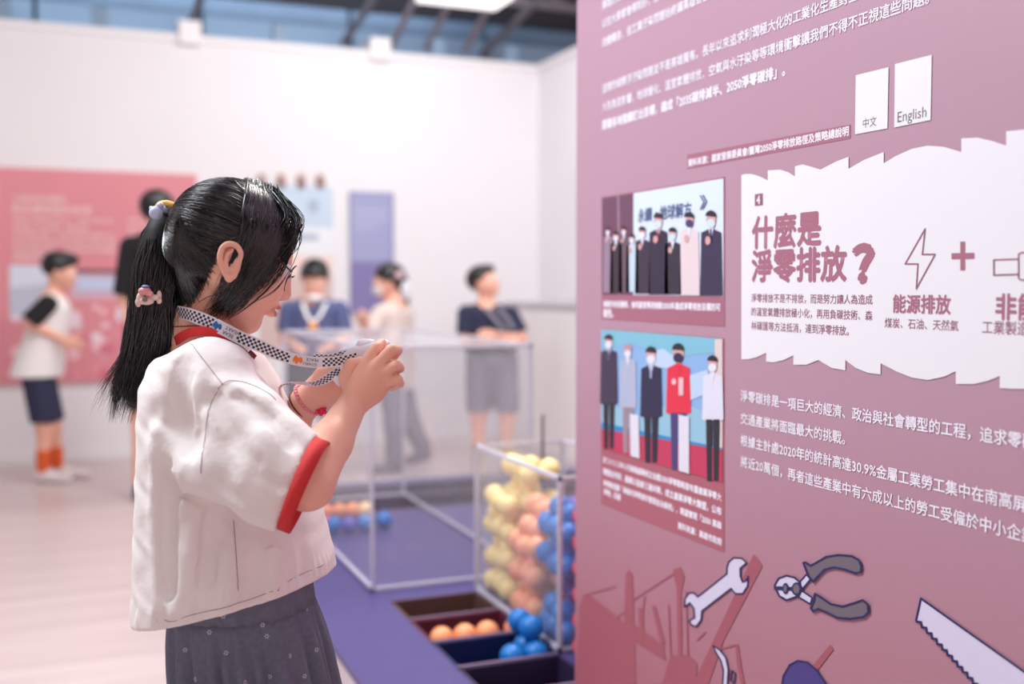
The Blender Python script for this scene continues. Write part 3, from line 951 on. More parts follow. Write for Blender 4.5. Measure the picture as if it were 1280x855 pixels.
def wtext(s, xl, xr, yc, m, parent, bold=0.02, hs=1.0):
    me = text_mesh(s)
    n = len(me.vertices); co = np.empty(n * 3); me.vertices.foreach_get('co', co); co = co.reshape(-1, 3)
    x0, x1 = co[:, 0].min(), co[:, 0].max()
    a = Wy(xl, yc, YB - 0.03); b = Wy(xr, yc, YB - 0.03)
    sc = (b.x - a.x) / (x1 - x0)
    out = np.empty_like(co)
    out[:, 0] = a.x + (co[:, 0] - x0) * sc; out[:, 1] = YB - 0.033; out[:, 2] = (a.z + b.z) / 2 + (co[:, 1] - 0.37) * sc * hs
    out -= np.array(wmat(parent).translation)
    me.vertices.foreach_set('co', out.ravel()); me.update(); me.materials.clear(); me.materials.append(m)
    o = bpy.data.objects.new('lettering', me); C.objects.link(o); o.parent = parent


M_pk = mat('pink_board', srgb(222, 142, 152), 0.6, noise=(1.5, 0.04))
wb = wallboard('wall_board', 'large pink text board on the far left of the back wall', 'information board', [(-60, 208), (247, 218), (247, 475), (-60, 480)], M_pk)
M_lt = mat('board_white_ink', srgb(250, 232, 230), 0.6)
wtext('工業城市的轉型', 15, 82, 249, M_lt, wb); wtext('與永續發展的未來', 15, 115, 262, M_lt, wb)
for i, (a, t) in enumerate(((143, '高雄的工業歷史由來已久，從港口到加工區，'), (110, '經過數十年的發展，產業逐漸'), (145, '形成完整的聚落，也帶來環境的挑戰與汙染，'), (146, '城市與居民開始思考如何轉型並邁向永續，'), (146, '減碳行動由政府、企業與市民共同推動，'), (60, '持續前進。'))):
    wtext(t, 16, a, 275 + i * 9.4, M_lt, wb)
for i in range(4):
    wtext('展覽內容說明文字', 160, 205, 276 + i * 9.4, M_lt, wb)
poly_mesh('printed_picture', [([(12, 331), (60, 332), (60, 400), (12, 400)], 1, 0), ([(12, 360), (60, 355), (60, 400), (12, 400)], 2, 1)], wb, Bf, PB, [pm(214, 222, 238), pm(190, 196, 214)])
poly_mesh('printed_picture', [([(88, 338), (158, 340), (158, 372), (88, 372)], 1, 0), ([(96, 346), (158, 350), (158, 362), (96, 362)], 2, 1), ([(88, 372), (158, 372), (158, 376), (88, 376)], 2, 2),
                              ([(88, 336), (158, 337), (158, 342), (88, 342)], 3, 3)], wb, Bf, PB, [pm(206, 180, 200), pm(196, 208, 236), pm(230, 160, 170), pm(130, 80, 90)])
P = []
rr = random.Random(8)
for i in range(70):
    x, y = rr.uniform(14, 246), rr.uniform(380, 470)
    P.append((ellp(x, y, rr.uniform(4, 11), rr.uniform(4, 10), 8), 1 + i % 3, rr.choice((0, 1, 2, 3, 4))))
poly_mesh('printed_pattern', P, wb, Bf, PB, [pm(232, 150, 166), pm(240, 196, 204), pm(214, 118, 138), pm(236, 220, 230), pm(220, 170, 186)])
# pale board behind the boys
b2 = wallboard('pale_board', 'pale blue and white picture board right of the girl\'s head', 'information board', [(326, 228), (417, 233), (417, 440), (326, 440)], mat('pale_board', srgb(232, 236, 242), 0.6))
poly_mesh('printed_picture', [([(327, 230), (416, 235), (416, 285), (327, 282)], 1, 0), ([(327, 318), (416, 320), (416, 345), (327, 345)], 1, 1), ([(327, 345), (416, 345), (416, 438), (327, 438)], 1, 2),
                              ([(345, 245), (352, 245), (352, 262), (345, 262)], 2, 3), ([(385, 250), (398, 250), (398, 266), (385, 266)], 2, 3), ([(372, 292), (398, 293), (398, 300), (372, 300)], 2, 3)],
          b2, Bf, PB, [pm(196, 216, 234), pm(240, 216, 210), pm(214, 190, 186), pm(170, 186, 206)])
for i, px in enumerate((327, 351, 376, 400)):
    p = Wy(px, 228, YB - 0.02)
    bm = bmesh.new(); bmesh.ops.create_icosphere(bm, subdivisions=2, radius=0.026, matrix=Matrix.Translation((p.x, YB - 0.035, p.z + 0.035)))
    add_box(bm, (p.x - 0.03, YB - 0.06, p.z - 0.03), (p.x + 0.03, YB - 0.001, p.z + 0.012))
    o = bm_obj('board_knob', bm, mat('board_knob', srgb(176, 140, 130), 0.5), None, True)  # small brown knobs along the board's top edge, not lamps
    tag(o, ('leftmost', 'second', 'third', 'rightmost')[i] + ' small brown knob above the pale picture board', 'knob', 'brown knobs above the pale board')
M_pur = mat('poster_violet', srgb(146, 142, 186), 0.6)
b3 = wallboard('violet_poster', 'tall violet poster on the white wall above the ponytailed visitor', 'poster', [(437, 239), (491, 242), (491, 389), (437, 392)], M_pur)
poly_mesh('printed_picture', [([(439, 242), (488, 244), (488, 326), (439, 326)], 1, 0), ([(439, 329), (488, 329), (488, 387), (439, 389)], 1, 1), ([(443, 262), (484, 263), (484, 265), (443, 264)], 2, 2),
                              ([(443, 272), (484, 273), (484, 275), (443, 274)], 2, 2), ([(443, 282), (470, 282), (470, 284), (443, 284)], 2, 2)], b3, Bf, PB, [pm(160, 164, 204), pm(132, 124, 176), pm(196, 200, 226)])
# white cabinet standing in the right corner
cab = thing('white_cabinet', 'low white cabinet against the right wall behind the acrylic case', 'cabinet', (3.15, 6.4, 0))
box('body', (2.92, 5.2, 0.0), (3.385, 7.2, 1.02), M_white, cab, 0.004)
box('top', (2.90, 5.18, 1.02), (3.385, 7.22, 1.05), mat('grey_top', srgb(190, 188, 196), 0.5), cab, 0.004)
for i in range(4):
    box('door', (2.905, 5.22 + i * 0.495, 0.05), (2.92, 5.22 + i * 0.495 + 0.485, 1.0), M_rail, cab, 0.003)
sgn = thing('wall_sign', 'pale grey sign plate on the right wall', 'sign', (XR, 6.7, 1.6))
box('plate', (XR - 0.02, 6.3, 1.45), (XR, 7.0, 2.0), mat('plate_grey', srgb(222, 220, 228), 0.5), sgn, 0.003)

# ------------------------------------------------------------------ people
M_skin = mat('skin', srgb(240, 182, 160), 0.5, sss=0.12, noise=(14, 0.04))
M_hairk = mat('black_hair', srgb(22, 19, 24), 0.35, spec=0.6)
M_eyew = mat('eye_white', srgb(235, 232, 232), 0.2)
M_iris = mat('eye_iris', srgb(34, 22, 20), 0.15)
M_lip = mat('lip', srgb(206, 128, 126), 0.45)


def unit(v):
    v = np.array(v, float); return v / (np.linalg.norm(v) + 1e-12)


def frame_head(yaw, pitch):
    """rows forward, side(right of the person), up. yaw 0 faces screen right, +yaw turns away from the camera"""
    F0 = np.array([cos(yaw), sin(yaw), 0]); U0 = np.array([0, 0, 1.0])
    Fv = F0 * cos(pitch) - U0 * sin(pitch); U = F0 * sin(pitch) + U0 * cos(pitch)
    return np.array([Fv, np.cross(Fv, U), U])


def add_head(S, H, M, sc=1.0, ears=True):
    """child head; H centre, M rows F,S,U, sc scale (1 = 0.19 m tall)"""
    def L(f, s, u): return np.array(H) + (f * M[0] + s * M[1] + u * M[2]) * sc
    S.ell(L(-.012, 0, .012), np.array([.088, .074, .076]) * sc, M, 0.01)
    S.ell(L(.030, 0, -.030), np.array([.052, .056, .070]) * sc, M, 0.02 * sc)
    S.cone(L(.0, .040, -.045), L(.055, .012, -.082), .022 * sc, .016 * sc, 0.02 * sc)
    S.cone(L(.0, -.040, -.045), L(.055, -.012, -.082), .022 * sc, .016 * sc, 0.02 * sc)
    S.ell(L(.058, 0, -.084), np.array([.018, .020, .014]) * sc, M, 0.012 * sc)
    for s in (1, -1):
        S.ell(L(.052, .030 * s, -.036), np.array([.026, .022, .026]) * sc, M, 0.016 * sc)
        S.ell(L(.086, .030 * s, -.008), np.array([.012, .017, .010]) * sc, M, 0.012 * sc, sub=True)
    S.cone(L(.078, 0, -.010), L(.091, 0, -.034), .006 * sc, .0085 * sc, 0.008 * sc)
    for s in (1, -1):
        S.ell(L(.084, .009 * s, -.039), np.array([.008, .0065, .006]) * sc, M, 0.005 * sc)
    S.ell(L(.078, 0, -.0555), np.array([.010, .019, .0052]) * sc, M, 0.005 * sc)
    S.ell(L(.077, 0, -.0650), np.array([.0095, .016, .0055]) * sc, M, 0.004 * sc)
    S.ell(L(.090, 0, -.0600), np.array([.010, .018, .0012]) * sc, M, 0.002 * sc, sub=True)
    if ears:
        for s in (1, -1):
            S.ell(L(-.006, .074 * s, -.012), np.array([.013, .006, .024]) * sc, M, 0.005 * sc)
            S.ell(L(-.003, .081 * s, -.010), np.array([.006, .005, .012]) * sc, M, 0.003 * sc, sub=True)
    return L


def add_hand(S, wrist, d, pn, side, sc=1.0, curl=0.6, thumb_out=0.8, k=0.004):
    """hand from wrist along d, palm facing pn; side=+1 thumb on the cross(d,pn) side"""
    d = unit(d); pn = unit(np.array(pn) - d * (np.array(pn) @ d)); t = np.cross(d, pn) * side
    w0 = np.array(wrist)
    M = np.array([d, t, pn])
    S.rbox(w0 + d * .040 * sc, np.array([.040, .034, .013]) * sc, M, .012 * sc, 0.012 * sc)
    lens = (.058, .064, .060, .048)
    for i in range(4):
        off = (.024 - .016 * i)
        b = w0 + (d * (.074 - .003 * abs(i - 1)) + t * off) * sc
        a = curl * (1 + .08 * i); p = b; ang = 0
        r = (.0083 - .0006 * (i == 3)) * sc
        for j, fr in enumerate((.45, .30, .25)):
            ang += a * (0.55 if j == 0 else 0.75)
            q = p + (d * cos(ang) + pn * sin(ang)) * lens[i] * fr * sc
            S.cone(p, q, r, r * .88, k); p = q; r *= .88
    b = w0 + (d * .018 + t * .028) * sc
    dirn = unit(d * .75 + t * thumb_out + pn * .35)
    q = b + dirn * .034 * sc; S.cone(b, q, .012 * sc, .0095 * sc, 0.008)
    q2 = q + unit(dirn + d * .5 + pn * .3) * .026 * sc; S.cone(q, q2, .0095 * sc, .0075 * sc, k)


def blob(name, parts, m, parent, base, h, it=2, k=0.02):
    S = Sdf()
    for p in parts:
        if p[0] == 'c': S.cone(p[1], p[2], p[3], p[4], p[5] if len(p) > 5 else k)
        elif p[0] == 'e': S.ell(p[1], p[2], p[3] if len(p) > 3 else None, p[4] if len(p) > 4 else k)
    return sdf_obj(name, S, h, m, parent, it=it, base=base)


def mpart(name, S, h, m, parent, base, it=2):
    return sdf_obj(name, S, h, m, parent, it=it, base=base)


def flat_ring(base, pts, wd, nrm, m, parent, name, th=0.002):
    """ribbon along pts with width direction nrm"""
    bm = bmesh.new(); P = [np.array(p) - base for p in pts]; nrm = unit(nrm)
    prev = None
    for i, p in enumerate(P):
        t = unit(P[min(i + 1, len(P) - 1)] - P[max(i - 1, 0)])
        wv = unit(nrm - t * (nrm @ t)); nn = np.cross(t, wv)
        q = [bm.verts.new(tuple(p + wv * wd * s / 2 + nn * th * e)) for s, e in ((-1, -.5), (1, -.5), (1, .5), (-1, .5))]
        if prev:
            for k in range(4):
                bm.faces.new((prev[k], prev[(k + 1) % 4], q[(k + 1) % 4], q[k]))
        else:
            bm.faces.new(q)
        prev = q
    bm.faces.new(prev[::-1])
    return bm_obj(name, bm, m, parent, False, world=False)


def eyes_for(L, M, parent, base, sc=1.0):
    for s in (1, -1):
        bm = bmesh.new()
        c = L(.0715, .030 * s, -.008) - base
        bmesh.ops.create_uvsphere(bm, u_segments=16, v_segments=10, radius=.0115 * sc, matrix=Matrix.Translation(tuple(c)))
        o = bm_obj('eye', bm, M_eyew, parent, True, world=False)
        bm = bmesh.new()
        c2 = L(.0785, .030 * s, -.009) - base
        bmesh.ops.create_uvsphere(bm, u_segments=12, v_segments=8, radius=.0058 * sc, matrix=Matrix.Translation(tuple(c2)))
        bm_obj('iris', bm, M_iris, o, True, world=False)


def shoe(S, heel, toe, r=0.033, k=0.02):
    heel = np.array(heel); toe = np.array(toe)
    S.cone(heel + [0, 0, r * 1.0], toe + [0, 0, r * .8], r, r * .85, k)
    S.cone(heel + [0, 0, r * 2.0], heel + (toe - heel) * .45 + [0, 0, r * 1.3], r * .95, r * .9, k)


def visitor(label, D, spec):
    """one background visitor; joints given as (px,py,depth offset)"""
    J = {k: G(v[0], v[1], D + v[2]) for k, v in spec['J'].items()}
    for k in ('la', 'ra'):
        J[k][2] = max(J[k][2], 0.075)
    base = np.array([J['pel'][0], J['pel'][1], 0.0])
    root = thing('person', label, 'person', to_world(base), -YAW)
    sc = spec.get('hs', 1.0); a = spec.get('fat', 1.0)
    M = frame_head(*spec['face'])
    S = Sdf()
    L = add_head(S, J['head'], M, sc)
    nb = J['head'] + (-.02 * M[0] - .055 * M[2]) * sc
    S.cone(nb, J['neck'], .036 * a, .042 * a, .02)
    S.cone(J['ls'], J['rs'], .048 * a, .048 * a, .03)
    S.cone(J['neck'] + [0, 0, -.06], J['pel'], .088 * a, .086 * a, .04)
    for s in 'lr':
        S.chain([J[s + 's'], J[s + 'e']], [.042 * a, .033 * a], .02)
        S.chain([J[s + 'e'], J[s + 'w']], [.033 * a, .023 * a], .01)
        fd = J[s + 'w'] - J[s + 'e']
        add_hand(S, J[s + 'w'], fd, spec.get('palm', (0, 0, -1)), 1 if s == 'l' else -1, .9, .55)
        S.chain([J[s + 'h'], J[s + 'k'], J[s + 'a']], [.07 * a, .048 * a, .032 * a], .03)
    body = mpart('body', S, .0062, M_skin, root, base)
    eyes_for(L, M, root, base, sc)
    # hair
    Hs = Sdf()
    Hc = lambda f, s, u: J['head'] + (f * M[0] + s * M[1] + u * M[2]) * sc
    Hs.ell(Hc(-.020, 0, .022), np.array([.094, .083, .082]) * sc, M, .01)
    for e in spec.get('hair', []):
        Hs.ell(Hc(*e[0]), np.array(e[1]) * sc, M, .02)
    hl = spec.get('hairline', (.062, .030, -.045))

    def cut(p, d, H=J['head'], M=M, sc=sc):
        q = (p - H) @ M.T / sc
        # keep above a line from forehead to nape
        ln = hl[1] + (hl[2] - hl[1]) * np.clip((hl[0] - q[:, 0]) / .10, 0, 1)
        return np.maximum(d, (ln - q[:, 2]) * .8 * sc) if not spec.get('long') else np.maximum(d, np.where(q[:, 0] > -.02, (ln - q[:, 2]) * .8 * sc, -1))
    Hs.post = cut
    mpart('hair', Hs, .006, M_hairk, root, base)
    # clothes
    T = Sdf(); g = spec.get('shirt_r', 1.3)
    T.cone(J['ls'] * .8 + J['rs'] * .2, J['rs'] * .8 + J['ls'] * .2, .056 * a, .056 * a, .03)
    hem = J['hem']
    T.cone(J['neck'] + [0, 0, -.09], hem, .094 * a, .098 * a * g, .04)
    if spec.get('wide', True):
        ax = unit((J['rs'] - J['ls']) * [1, 1, 0]) * .045 * a
        T.cone(J['neck'] + [0, 0, -.09] + ax, hem + ax, .085 * a, .09 * a * g, .04)
        T.cone(J['neck'] + [0, 0, -.09] - ax, hem - ax, .085 * a, .09 * a * g, .04)
    hz = hem[2]
    T.post = lambda p, d: np.maximum(np.maximum(d, hz - p[:, 2]), p[:, 2] - (J['neck'][2] + .012))
    mpart('shirt', T, .0065, spec['shirt'], root, base)
    for s in 'lr':
        Z = Sdf(); f = spec.get('sl', .75)
        e_ = J[s + 's'] + (J[s + 'e'] - J[s + 's']) * f
        Z.cone(J[s + 's'], e_, .056 * a, .058 * a, .02)
        dd = unit(e_ - J[s + 's'])
        Z.post = lambda p, d, e_=e_, dd=dd: np.maximum(d, (p - e_) @ dd)
        mpart('sleeve', Z, .006, spec.get('sleeve', spec['shirt']), root, base)
    P = Sdf()
    P.cone(J['pel'] + [0, 0, .06], J['pel'], .095 * a, .10 * a, .03)
    pf = spec.get('pf', 1.0)
    for s in 'lr':
        if pf <= 1.0:
            e_ = J[s + 'h'] + (J[s + 'k'] - J[s + 'h']) * pf
            P.chain([J[s + 'h'], e_], [.088 * a, .075 * a], .03)
        else:
            P.chain([J[s + 'h'], J[s + 'k'], J[s + 'k'] + (J[s + 'a'] - J[s + 'k']) * .92], [.085 * a, .066 * a, .055 * a], .03)
    if pf <= 1.0:
        pz = spec.get('pz')
        if pz: P.post = lambda p, d: np.maximum(d, pz - p[:, 2])
    mpart('trousers' if pf > 1 else 'shorts', P, .0065, spec['pants'], root, base)
    for s in 'lr':
        Q = Sdf(); toe = J[s + 'a'] * [1, 1, 0] + np.array(spec['toe_' + s]) * 1.0
        heel = J[s + 'a'] * [1, 1, 0] + [0, 0, J[s + 'a'][2] - .075]
        toe = toe + [0, 0, J[s + 'a'][2] - .075]
        heel = heel - (toe - heel) * .18
        shoe(Q, heel, toe)
        mpart('shoe', Q, .0055, spec['shoe'], root, base)
        if 'sock' in spec:
            K = Sdf(); K.cone(J[s + 'a'], J[s + 'a'] + (J[s + 'k'] - J[s + 'a']) * .42, .037, .044, .01)
            mpart('sock', K, .006, spec['sock'], root, base)
    return root, J, base, M, Hc


def mask_for(Hc, M, sc, root, base, m):
    S = Sdf(); S.ell(Hc(.056, 0, -.052), np.array([.046, .056, .036]) * sc, M, .01)
    S.post = lambda p, d: np.maximum(d, -((p - Hc(.03, 0, 0)) @ M[0]))
    return mpart('face_mask', S, .005, m, root, base)


M_wht = mat('white_cloth', srgb(242, 238, 238), 0.85, bump=(60, .2))
M_bk = mat('black_cloth', srgb(26, 24, 30), 0.85)
M_nv = mat('navy_cloth', srgb(42, 46, 74), 0.85)
M_sg = mat('slate_blue_cloth', srgb(88, 98, 142), 0.85)
M_cr = mat('cream_cloth', srgb(226, 210, 204), 0.85)
M_gp = mat('grey_cloth', srgb(128, 124, 138), 0.85)
M_dg = mat('dark_grey_cloth', srgb(66, 56, 66), 0.85)
M_sh = mat('white_shoe', srgb(226, 218, 220), 0.5)
M_or = mat('orange_sock', srgb(226, 96, 44), 0.8)
M_mask = mat('mask_white', srgb(226, 228, 236), 0.8)

# boy at the left
visitor('boy in a white shirt with black sleeves and orange socks walking right', 6.35, dict(
    J=dict(head=(76, 337, 0), neck=(66, 368, 0), ls=(68, 378, .13), rs=(60, 380, -.13), le=(60, 412, .17), re=(36, 404, -.18), lw=(86, 424, .12), rw=(78, 424, -.10),
           pel=(48, 462, 0), hem=(46, 470, 0), lh=(50, 470, .07), rh=(46, 470, -.07), lk=(66, 532, .07), rk=(56, 534, -.07), la=(72, 592, .08), ra=(54, 594, -.06)),
    face=(radians(8), radians(12)), hs=1.04, shirt=M_wht, sleeve=M_bk, sl=.95, shirt_r=1.45, pants=M_nv, pf=.98, pz=.36, shoe=M_sh, sock=M_or,
    toe_l=(.16, .02, 0), toe_r=(.15, -.02, 0), palm=(0, 1, -.4), hairline=(.07, .035, -.04), hair=[((.03, 0, .07), (.06, .06, .035))]))
# adult in black behind the girl's hair
visitor('adult in black clothes with bare lower legs standing behind the ponytail', 5.78, dict(
    J=dict(head=(199, 264, 0), neck=(198, 294, 0), ls=(236, 310, .02), rs=(165, 310, -.02), le=(246, 372, .03), re=(157, 372, -.02), lw=(238, 400, -.18), rw=(170, 425, -.18),
           pel=(200, 425, 0), hem=(200, 440, 0), lh=(218, 440, 0), rh=(184, 440, 0), lk=(222, 522, 0), rk=(178, 522, 0), la=(222, 610, 0), ra=(175, 612, 0)),
    face=(radians(80), radians(5)), hs=1.12, fat=1.18, shirt=M_bk, sl=.95, pants=M_bk, pf=.98, pz=.50, shoe=M_dg,
    toe_l=(.02, .17, 0), toe_r=(-.02, .17, 0), palm=(1, 0, 0), hairline=(.07, .03, -.07)))
# boy in slate blue
r3, J3, b3_, M3, H3 = visitor('boy in a slate blue shirt with a round orange badge looking down', 6.3, dict(
    J=dict(head=(393, 347, 0), neck=(392, 374, 0), ls=(424, 387, .0), rs=(361, 387, 0), le=(431, 424, .0), re=(357, 424, .0), lw=(410, 433, -.20), rw=(372, 433, -.20),
           pel=(392, 448, 0), hem=(392, 448, 0), lh=(408, 458, 0), rh=(377, 458, 0), lk=(410, 520, -.02), rk=(374, 520, -.02), la=(410, 592, 0), ra=(374, 594, 0)),
    face=(radians(-88), radians(22)), hs=1.04, shirt=M_sg, pants=M_dg, pf=1.0, pz=.40, shoe=M_sh,
    toe_l=(.02, -.16, 0), toe_r=(-.02, -.16, 0), palm=(0, 0, -1), hairline=(.075, .034, -.04), hair=[((.05, 0, .055), (.045, .06, .03))]))
bm = bmesh.new(); bmesh.ops.create_uvsphere(bm, u_segments=16, v_segments=8, radius=.028, matrix=Matrix.Translation(tuple(G(391, 408, 6.08) - b3_)) @ Matrix.Diagonal((1, .2, 1, 1)))
ob = bm_obj('badge', bm, mat('orange_badge', srgb(246, 168, 92), 0.5), r3, True, world=False); ob['label'] = 'round orange badge'
S = Sdf(); S.ell(G(393, 373, 6.22), (.05, .045, .022)); mpart('face_mask', S, .006, M_mask, r3, b3_)
flat_ring(b3_, [G(378, 378, 6.2), G(384, 395, 6.1), G(391, 404, 6.08)], .018, (1, 0, 0), M_wht, r3, 'neck_strap')
flat_ring(b3_, [G(408, 378, 6.2), G(400, 395, 6.1), G(391, 404, 6.08)], .018, (1, 0, 0), M_wht, r3, 'neck_strap')
# girl with mask
r4, J4, b4, M4, H4 = visitor('masked girl in a cream top and grey trousers with a ponytail stepping left', 6.7, dict(
    J=dict(head=(484, 350, 0), neck=(494, 378, 0), ls=(476, 392, -.10), rs=(507, 392, .11), le=(458, 420, -.16), re=(490, 424, .16), lw=(455, 405, -.26), rw=(462, 418, .02),
           pel=(494, 474, 0), hem=(492, 486, 0), lh=(490, 482, -.06), rh=(500, 482, .06), lk=(494, 532, -.08), rk=(512, 528, .06), la=(493, 580, -.08), ra=(530, 562, .08)),
    face=(radians(195), radians(10)), hs=1.04, shirt=M_cr, shirt_r=1.12, pants=M_gp, pf=2, shoe=M_gp,
    toe_l=(-.13, -.05, 0), toe_r=(-.10, .0, -.02), palm=(0, 1, 0), hairline=(.07, .03, -.05),
    hair=[((-.085, 0, -.02), (.04, .045, .05)), ((-.09, 0, -.09), (.03, .035, .06)), ((-.085, -.0, -.16), (.022, .026, .05))], long=True))
mask_for(H4, M4, 1.04, r4, b4, M_mask)
bm = bmesh.new()
for dx, dz in ((-.012, 0), (.012, .004), (0, .012), (0, -.01)):
    bmesh.ops.create_icosphere(bm, subdivisions=2, radius=.014, matrix=Matrix.Translation(tuple(G(499, 344, 6.56) - b4 + [dx, 0, dz])))
ob = bm_obj('hair_bow', bm, mat('pale_pink', srgb(238, 206, 214), 0.6), r4, True, world=False); ob['label'] = 'pale pink hair bow'
S = Sdf(); S.ell(G(507, 363, 6.56), (.03, .02, .06)); ob = mpart('hair_ribbon', S, .006, M_mask, r4, b4); ob['label'] = 'white hanging hair ribbon'
# boy in navy
r5, J5, b5, M5, H5 = visitor('boy in a navy shirt with crossed arms looking up to the right', 6.5, dict(
    J=dict(head=(605, 351, 0), neck=(609, 380, 0), ls=(638, 394, -.02), rs=(583, 392, -.02), le=(652, 424, -.06), re=(582, 426, -.05), lw=(618, 419, -.20), rw=(628, 424, -.17),
           pel=(614, 440, 0), hem=(613, 440, 0), lh=(630, 450, 0), rh=(600, 450, 0), lk=(634, 518, 0), rk=(598, 520, 0), la=(634, 592, 0), ra=(598, 595, 0)),
    face=(radians(-28), radians(-16)), hs=1.0, shirt=M_nv, pants=M_gp, pf=1.0, pz=.40, shoe=mat('tan_shoe', srgb(200, 172, 130), 0.6), sock=mat('tan_sock', srgb(206, 178, 150), 0.8),
    toe_l=(.06, -.15, 0), toe_r=(.02, -.16, 0), palm=(0, 1, -.2), hairline=(.07, .035, -.04), hair=[((.04, 0, .06), (.045, .055, .03))]))
flat_ring(b5, [G(606, 384, 6.38), G(620, 400, 6.32), G(632, 414, 6.28)], .022, (1, 0, 0), M_gp, r5, 'neck_strap')
flat_ring(b5, [G(622, 384, 6.38), G(634, 398, 6.34), G(642, 412, 6.30)], .022, (1, 0, 0), M_gp, r5, 'neck_strap')

# ------------------------------------------------------------------ the girl in the foreground
GB = np.array([*G(300, 600, 1.41)[:2], 0.0])
girl = thing('person', 'girl with a long black ponytail in a white red-cuffed shirt holding a small white camera', 'person', to_world(GB), -YAW)


def on_ray(px, py, d): return G(px, py, d)


def hit(S, px, py, off=0.0, d0=1.0, d1=1.9):
    """first surface point of an Sdf on the pixel ray, lifted by off"""
    d = d0; best = (9, d0)
    for _ in range(160):
        p = G(px, py, d)
        v = float(S(p[None])[0]) - off
        if v < best[0]: best = (v, d)
        if v < 0.0004: return p
        d += max(v * .7, .0006)
        if d > d1: break
    return G(px, py, best[1])


def push_out(S, P, off):
    """move points that are closer than off to the surface outwards"""
    P = np.array(P, float); e = .001
    for _ in range(3):
        d = S(P)
        g = np.stack([S(P + np.eye(3)[i] * e) - S(P - np.eye(3)[i] * e) for i in range(3)], 1) / (2 * e)
        g /= np.linalg.norm(g, axis=1)[:, None] + 1e-9
        P += g * np.clip(off - d, 0, .05)[:, None]
    return P


def strands(name, paths, rads, m, parent, base, seg=3, kind=None):
    """many thin tapered hairs as one mesh; paths list of (n,3) arrays with the same n"""
    A = np.array(paths); N, n, _ = A.shape; rads = np.array(rads)
    T = np.gradient(A, axis=1); T /= np.linalg.norm(T, axis=2, keepdims=True) + 1e-12
    ref = np.array([0.3, -1.0, 0.2]); ref = ref / np.linalg.norm(ref)
    B1 = np.cross(T, ref); B1 /= np.linalg.norm(B1, axis=2, keepdims=True) + 1e-9
    B2 = np.cross(T, B1)
    tt = np.linspace(0, 1, n); tap = np.minimum(1, np.minimum(tt / .04 + .3, (1 - tt) / .35 + .08))
    V = []
    for k in range(seg):
        a = 2 * pi * k / seg
        V.append(A + (B1 * cos(a) + B2 * sin(a)) * (rads[:, None] * tap[None])[:, :, None])
    V = np.stack(V, 2).reshape(-1, 3) - base      # N,n,seg
    i = np.arange(N)[:, None, None] * n * seg + np.arange(n - 1)[None, :, None] * seg
    k = np.arange(seg)[None, None]; k2 = (k + 1) % seg
    Q = np.stack([i + k, i + k2, i + seg + k2, i + seg + k], -1).reshape(-1, 4)
    o = link(name, mesh_np(name, V, Q), m, parent, True)
    return o


MH = frame_head(radians(23), radians(26))
HC = G(293, 304, 1.40)
HL = lambda f, s, u: HC + f * MH[0] + s * MH[1] + u * MH[2]
SB = Sdf()
SB.ell(HL(-.004, 0, .006), (.073, .068, .064), MH, .01)
SB.ell(HL(.034, 0, -.024), (.047, .056, .066), MH, .02)
for s in (1, -1):
    SB.cone(HL(-.004, .046 * s, -.042), HL(.055, .014 * s, -.083), .021, .015, .022)
    SB.ell(HL(.050, .030 * s, -.042), (.027, .024, .028), MH, .016)
    SB.ell(HL(.084, .030 * s, -.006), (.011, .017, .010), MH, .012, sub=True)
SB.ell(HL(.057, 0, -.086), (.017, .020, .013), MH, .012)
SB.cone(HL(.079, 0, -.006), HL(.0885, 0, -.032), .005, .0078, .008)
for s in (1, -1):
    SB.ell(HL(.083, .0085 * s, -.037), (.008, .0062, .0055), MH, .004)
SB.ell(HL(.080, 0, -.0500), (.011, .018, .0050), MH, .004)
SB.ell(HL(.079, 0, -.0615), (.0105, .0155, .0062), MH, .003)
SB.ell(HL(.094, 0, -.0555), (.010, .018, .0012), MH, .002, sub=True)
# neck and trunk (under the shirt)
SB.cone(G(262, 352, 1.405), G(252, 425, 1.412), .040, .040, .02)
SB.cone(G(252, 425, 1.412), G(262, 470, 1.415), .042, .06, .03)
SH_R, SH_L = G(268, 482, 1.325), G(288, 478, 1.50)
SB.cone(SH_R, SH_L, .030, .030, .03)
SB.cone(G(270, 500, 1.41), G(297, 740, 1.41), .070, .058, .03)
EL_R, WR_R = G(384, 604, 1.237), G(441, 505, 1.345)
SB.cone(SH_R, EL_R, .029, .0300, .02)
mid = EL_R * .5 + WR_R * .5
SB.cone(EL_R, mid, .0315, .0255, .01); SB.cone(mid, WR_R, .0255, .0185, .01)
# right palm: knuckle row and hand back
WR = WR_R
def fing(pts, rs, k=.003):
    P = [G(*p) for p in pts]
    for i in range(len(P) - 1): SB.cone(P[i], P[i + 1], rs[i], rs[i + 1], k)
mcp = [(458, 453, 1.334), (470, 458, 1.328), (478, 467, 1.328), (481, 478, 1.334)]
for q in mcp:
    SB.cone(G(444, 500, 1.346) * .55 + G(450, 497, 1.346) * .45, G(*q), .0160, .0086, .006)
SB.ell(G(462, 482, 1.343), (.023, .014, .024), None, .012)
fing([mcp[0], (471, 434, 1.330), (477, 429, 1.344), (480, 437, 1.368)], [.0084, .0071, .0064, .0055], .0015)
fing([mcp[1], (489, 437, 1.316), (497, 438, 1.332), (493, 446, 1.358)], [.0084, .0073, .0066, .0055], .0015)
fing([mcp[2], (495, 456, 1.314), (500, 460, 1.332), (491, 466, 1.358)], [.0082, .0071, .0064, .0054], .0015)
fing([mcp[3], (497, 474, 1.318), (500, 479, 1.334), (490, 485, 1.356)], [.0076, .0065, .0060, .0050], .0015)
fing([(445, 494, 1.354), (435, 473, 1.368), (440, 458, 1.370), (451, 453, 1.368)], [.014, .0115, .0098, .0078], .006)
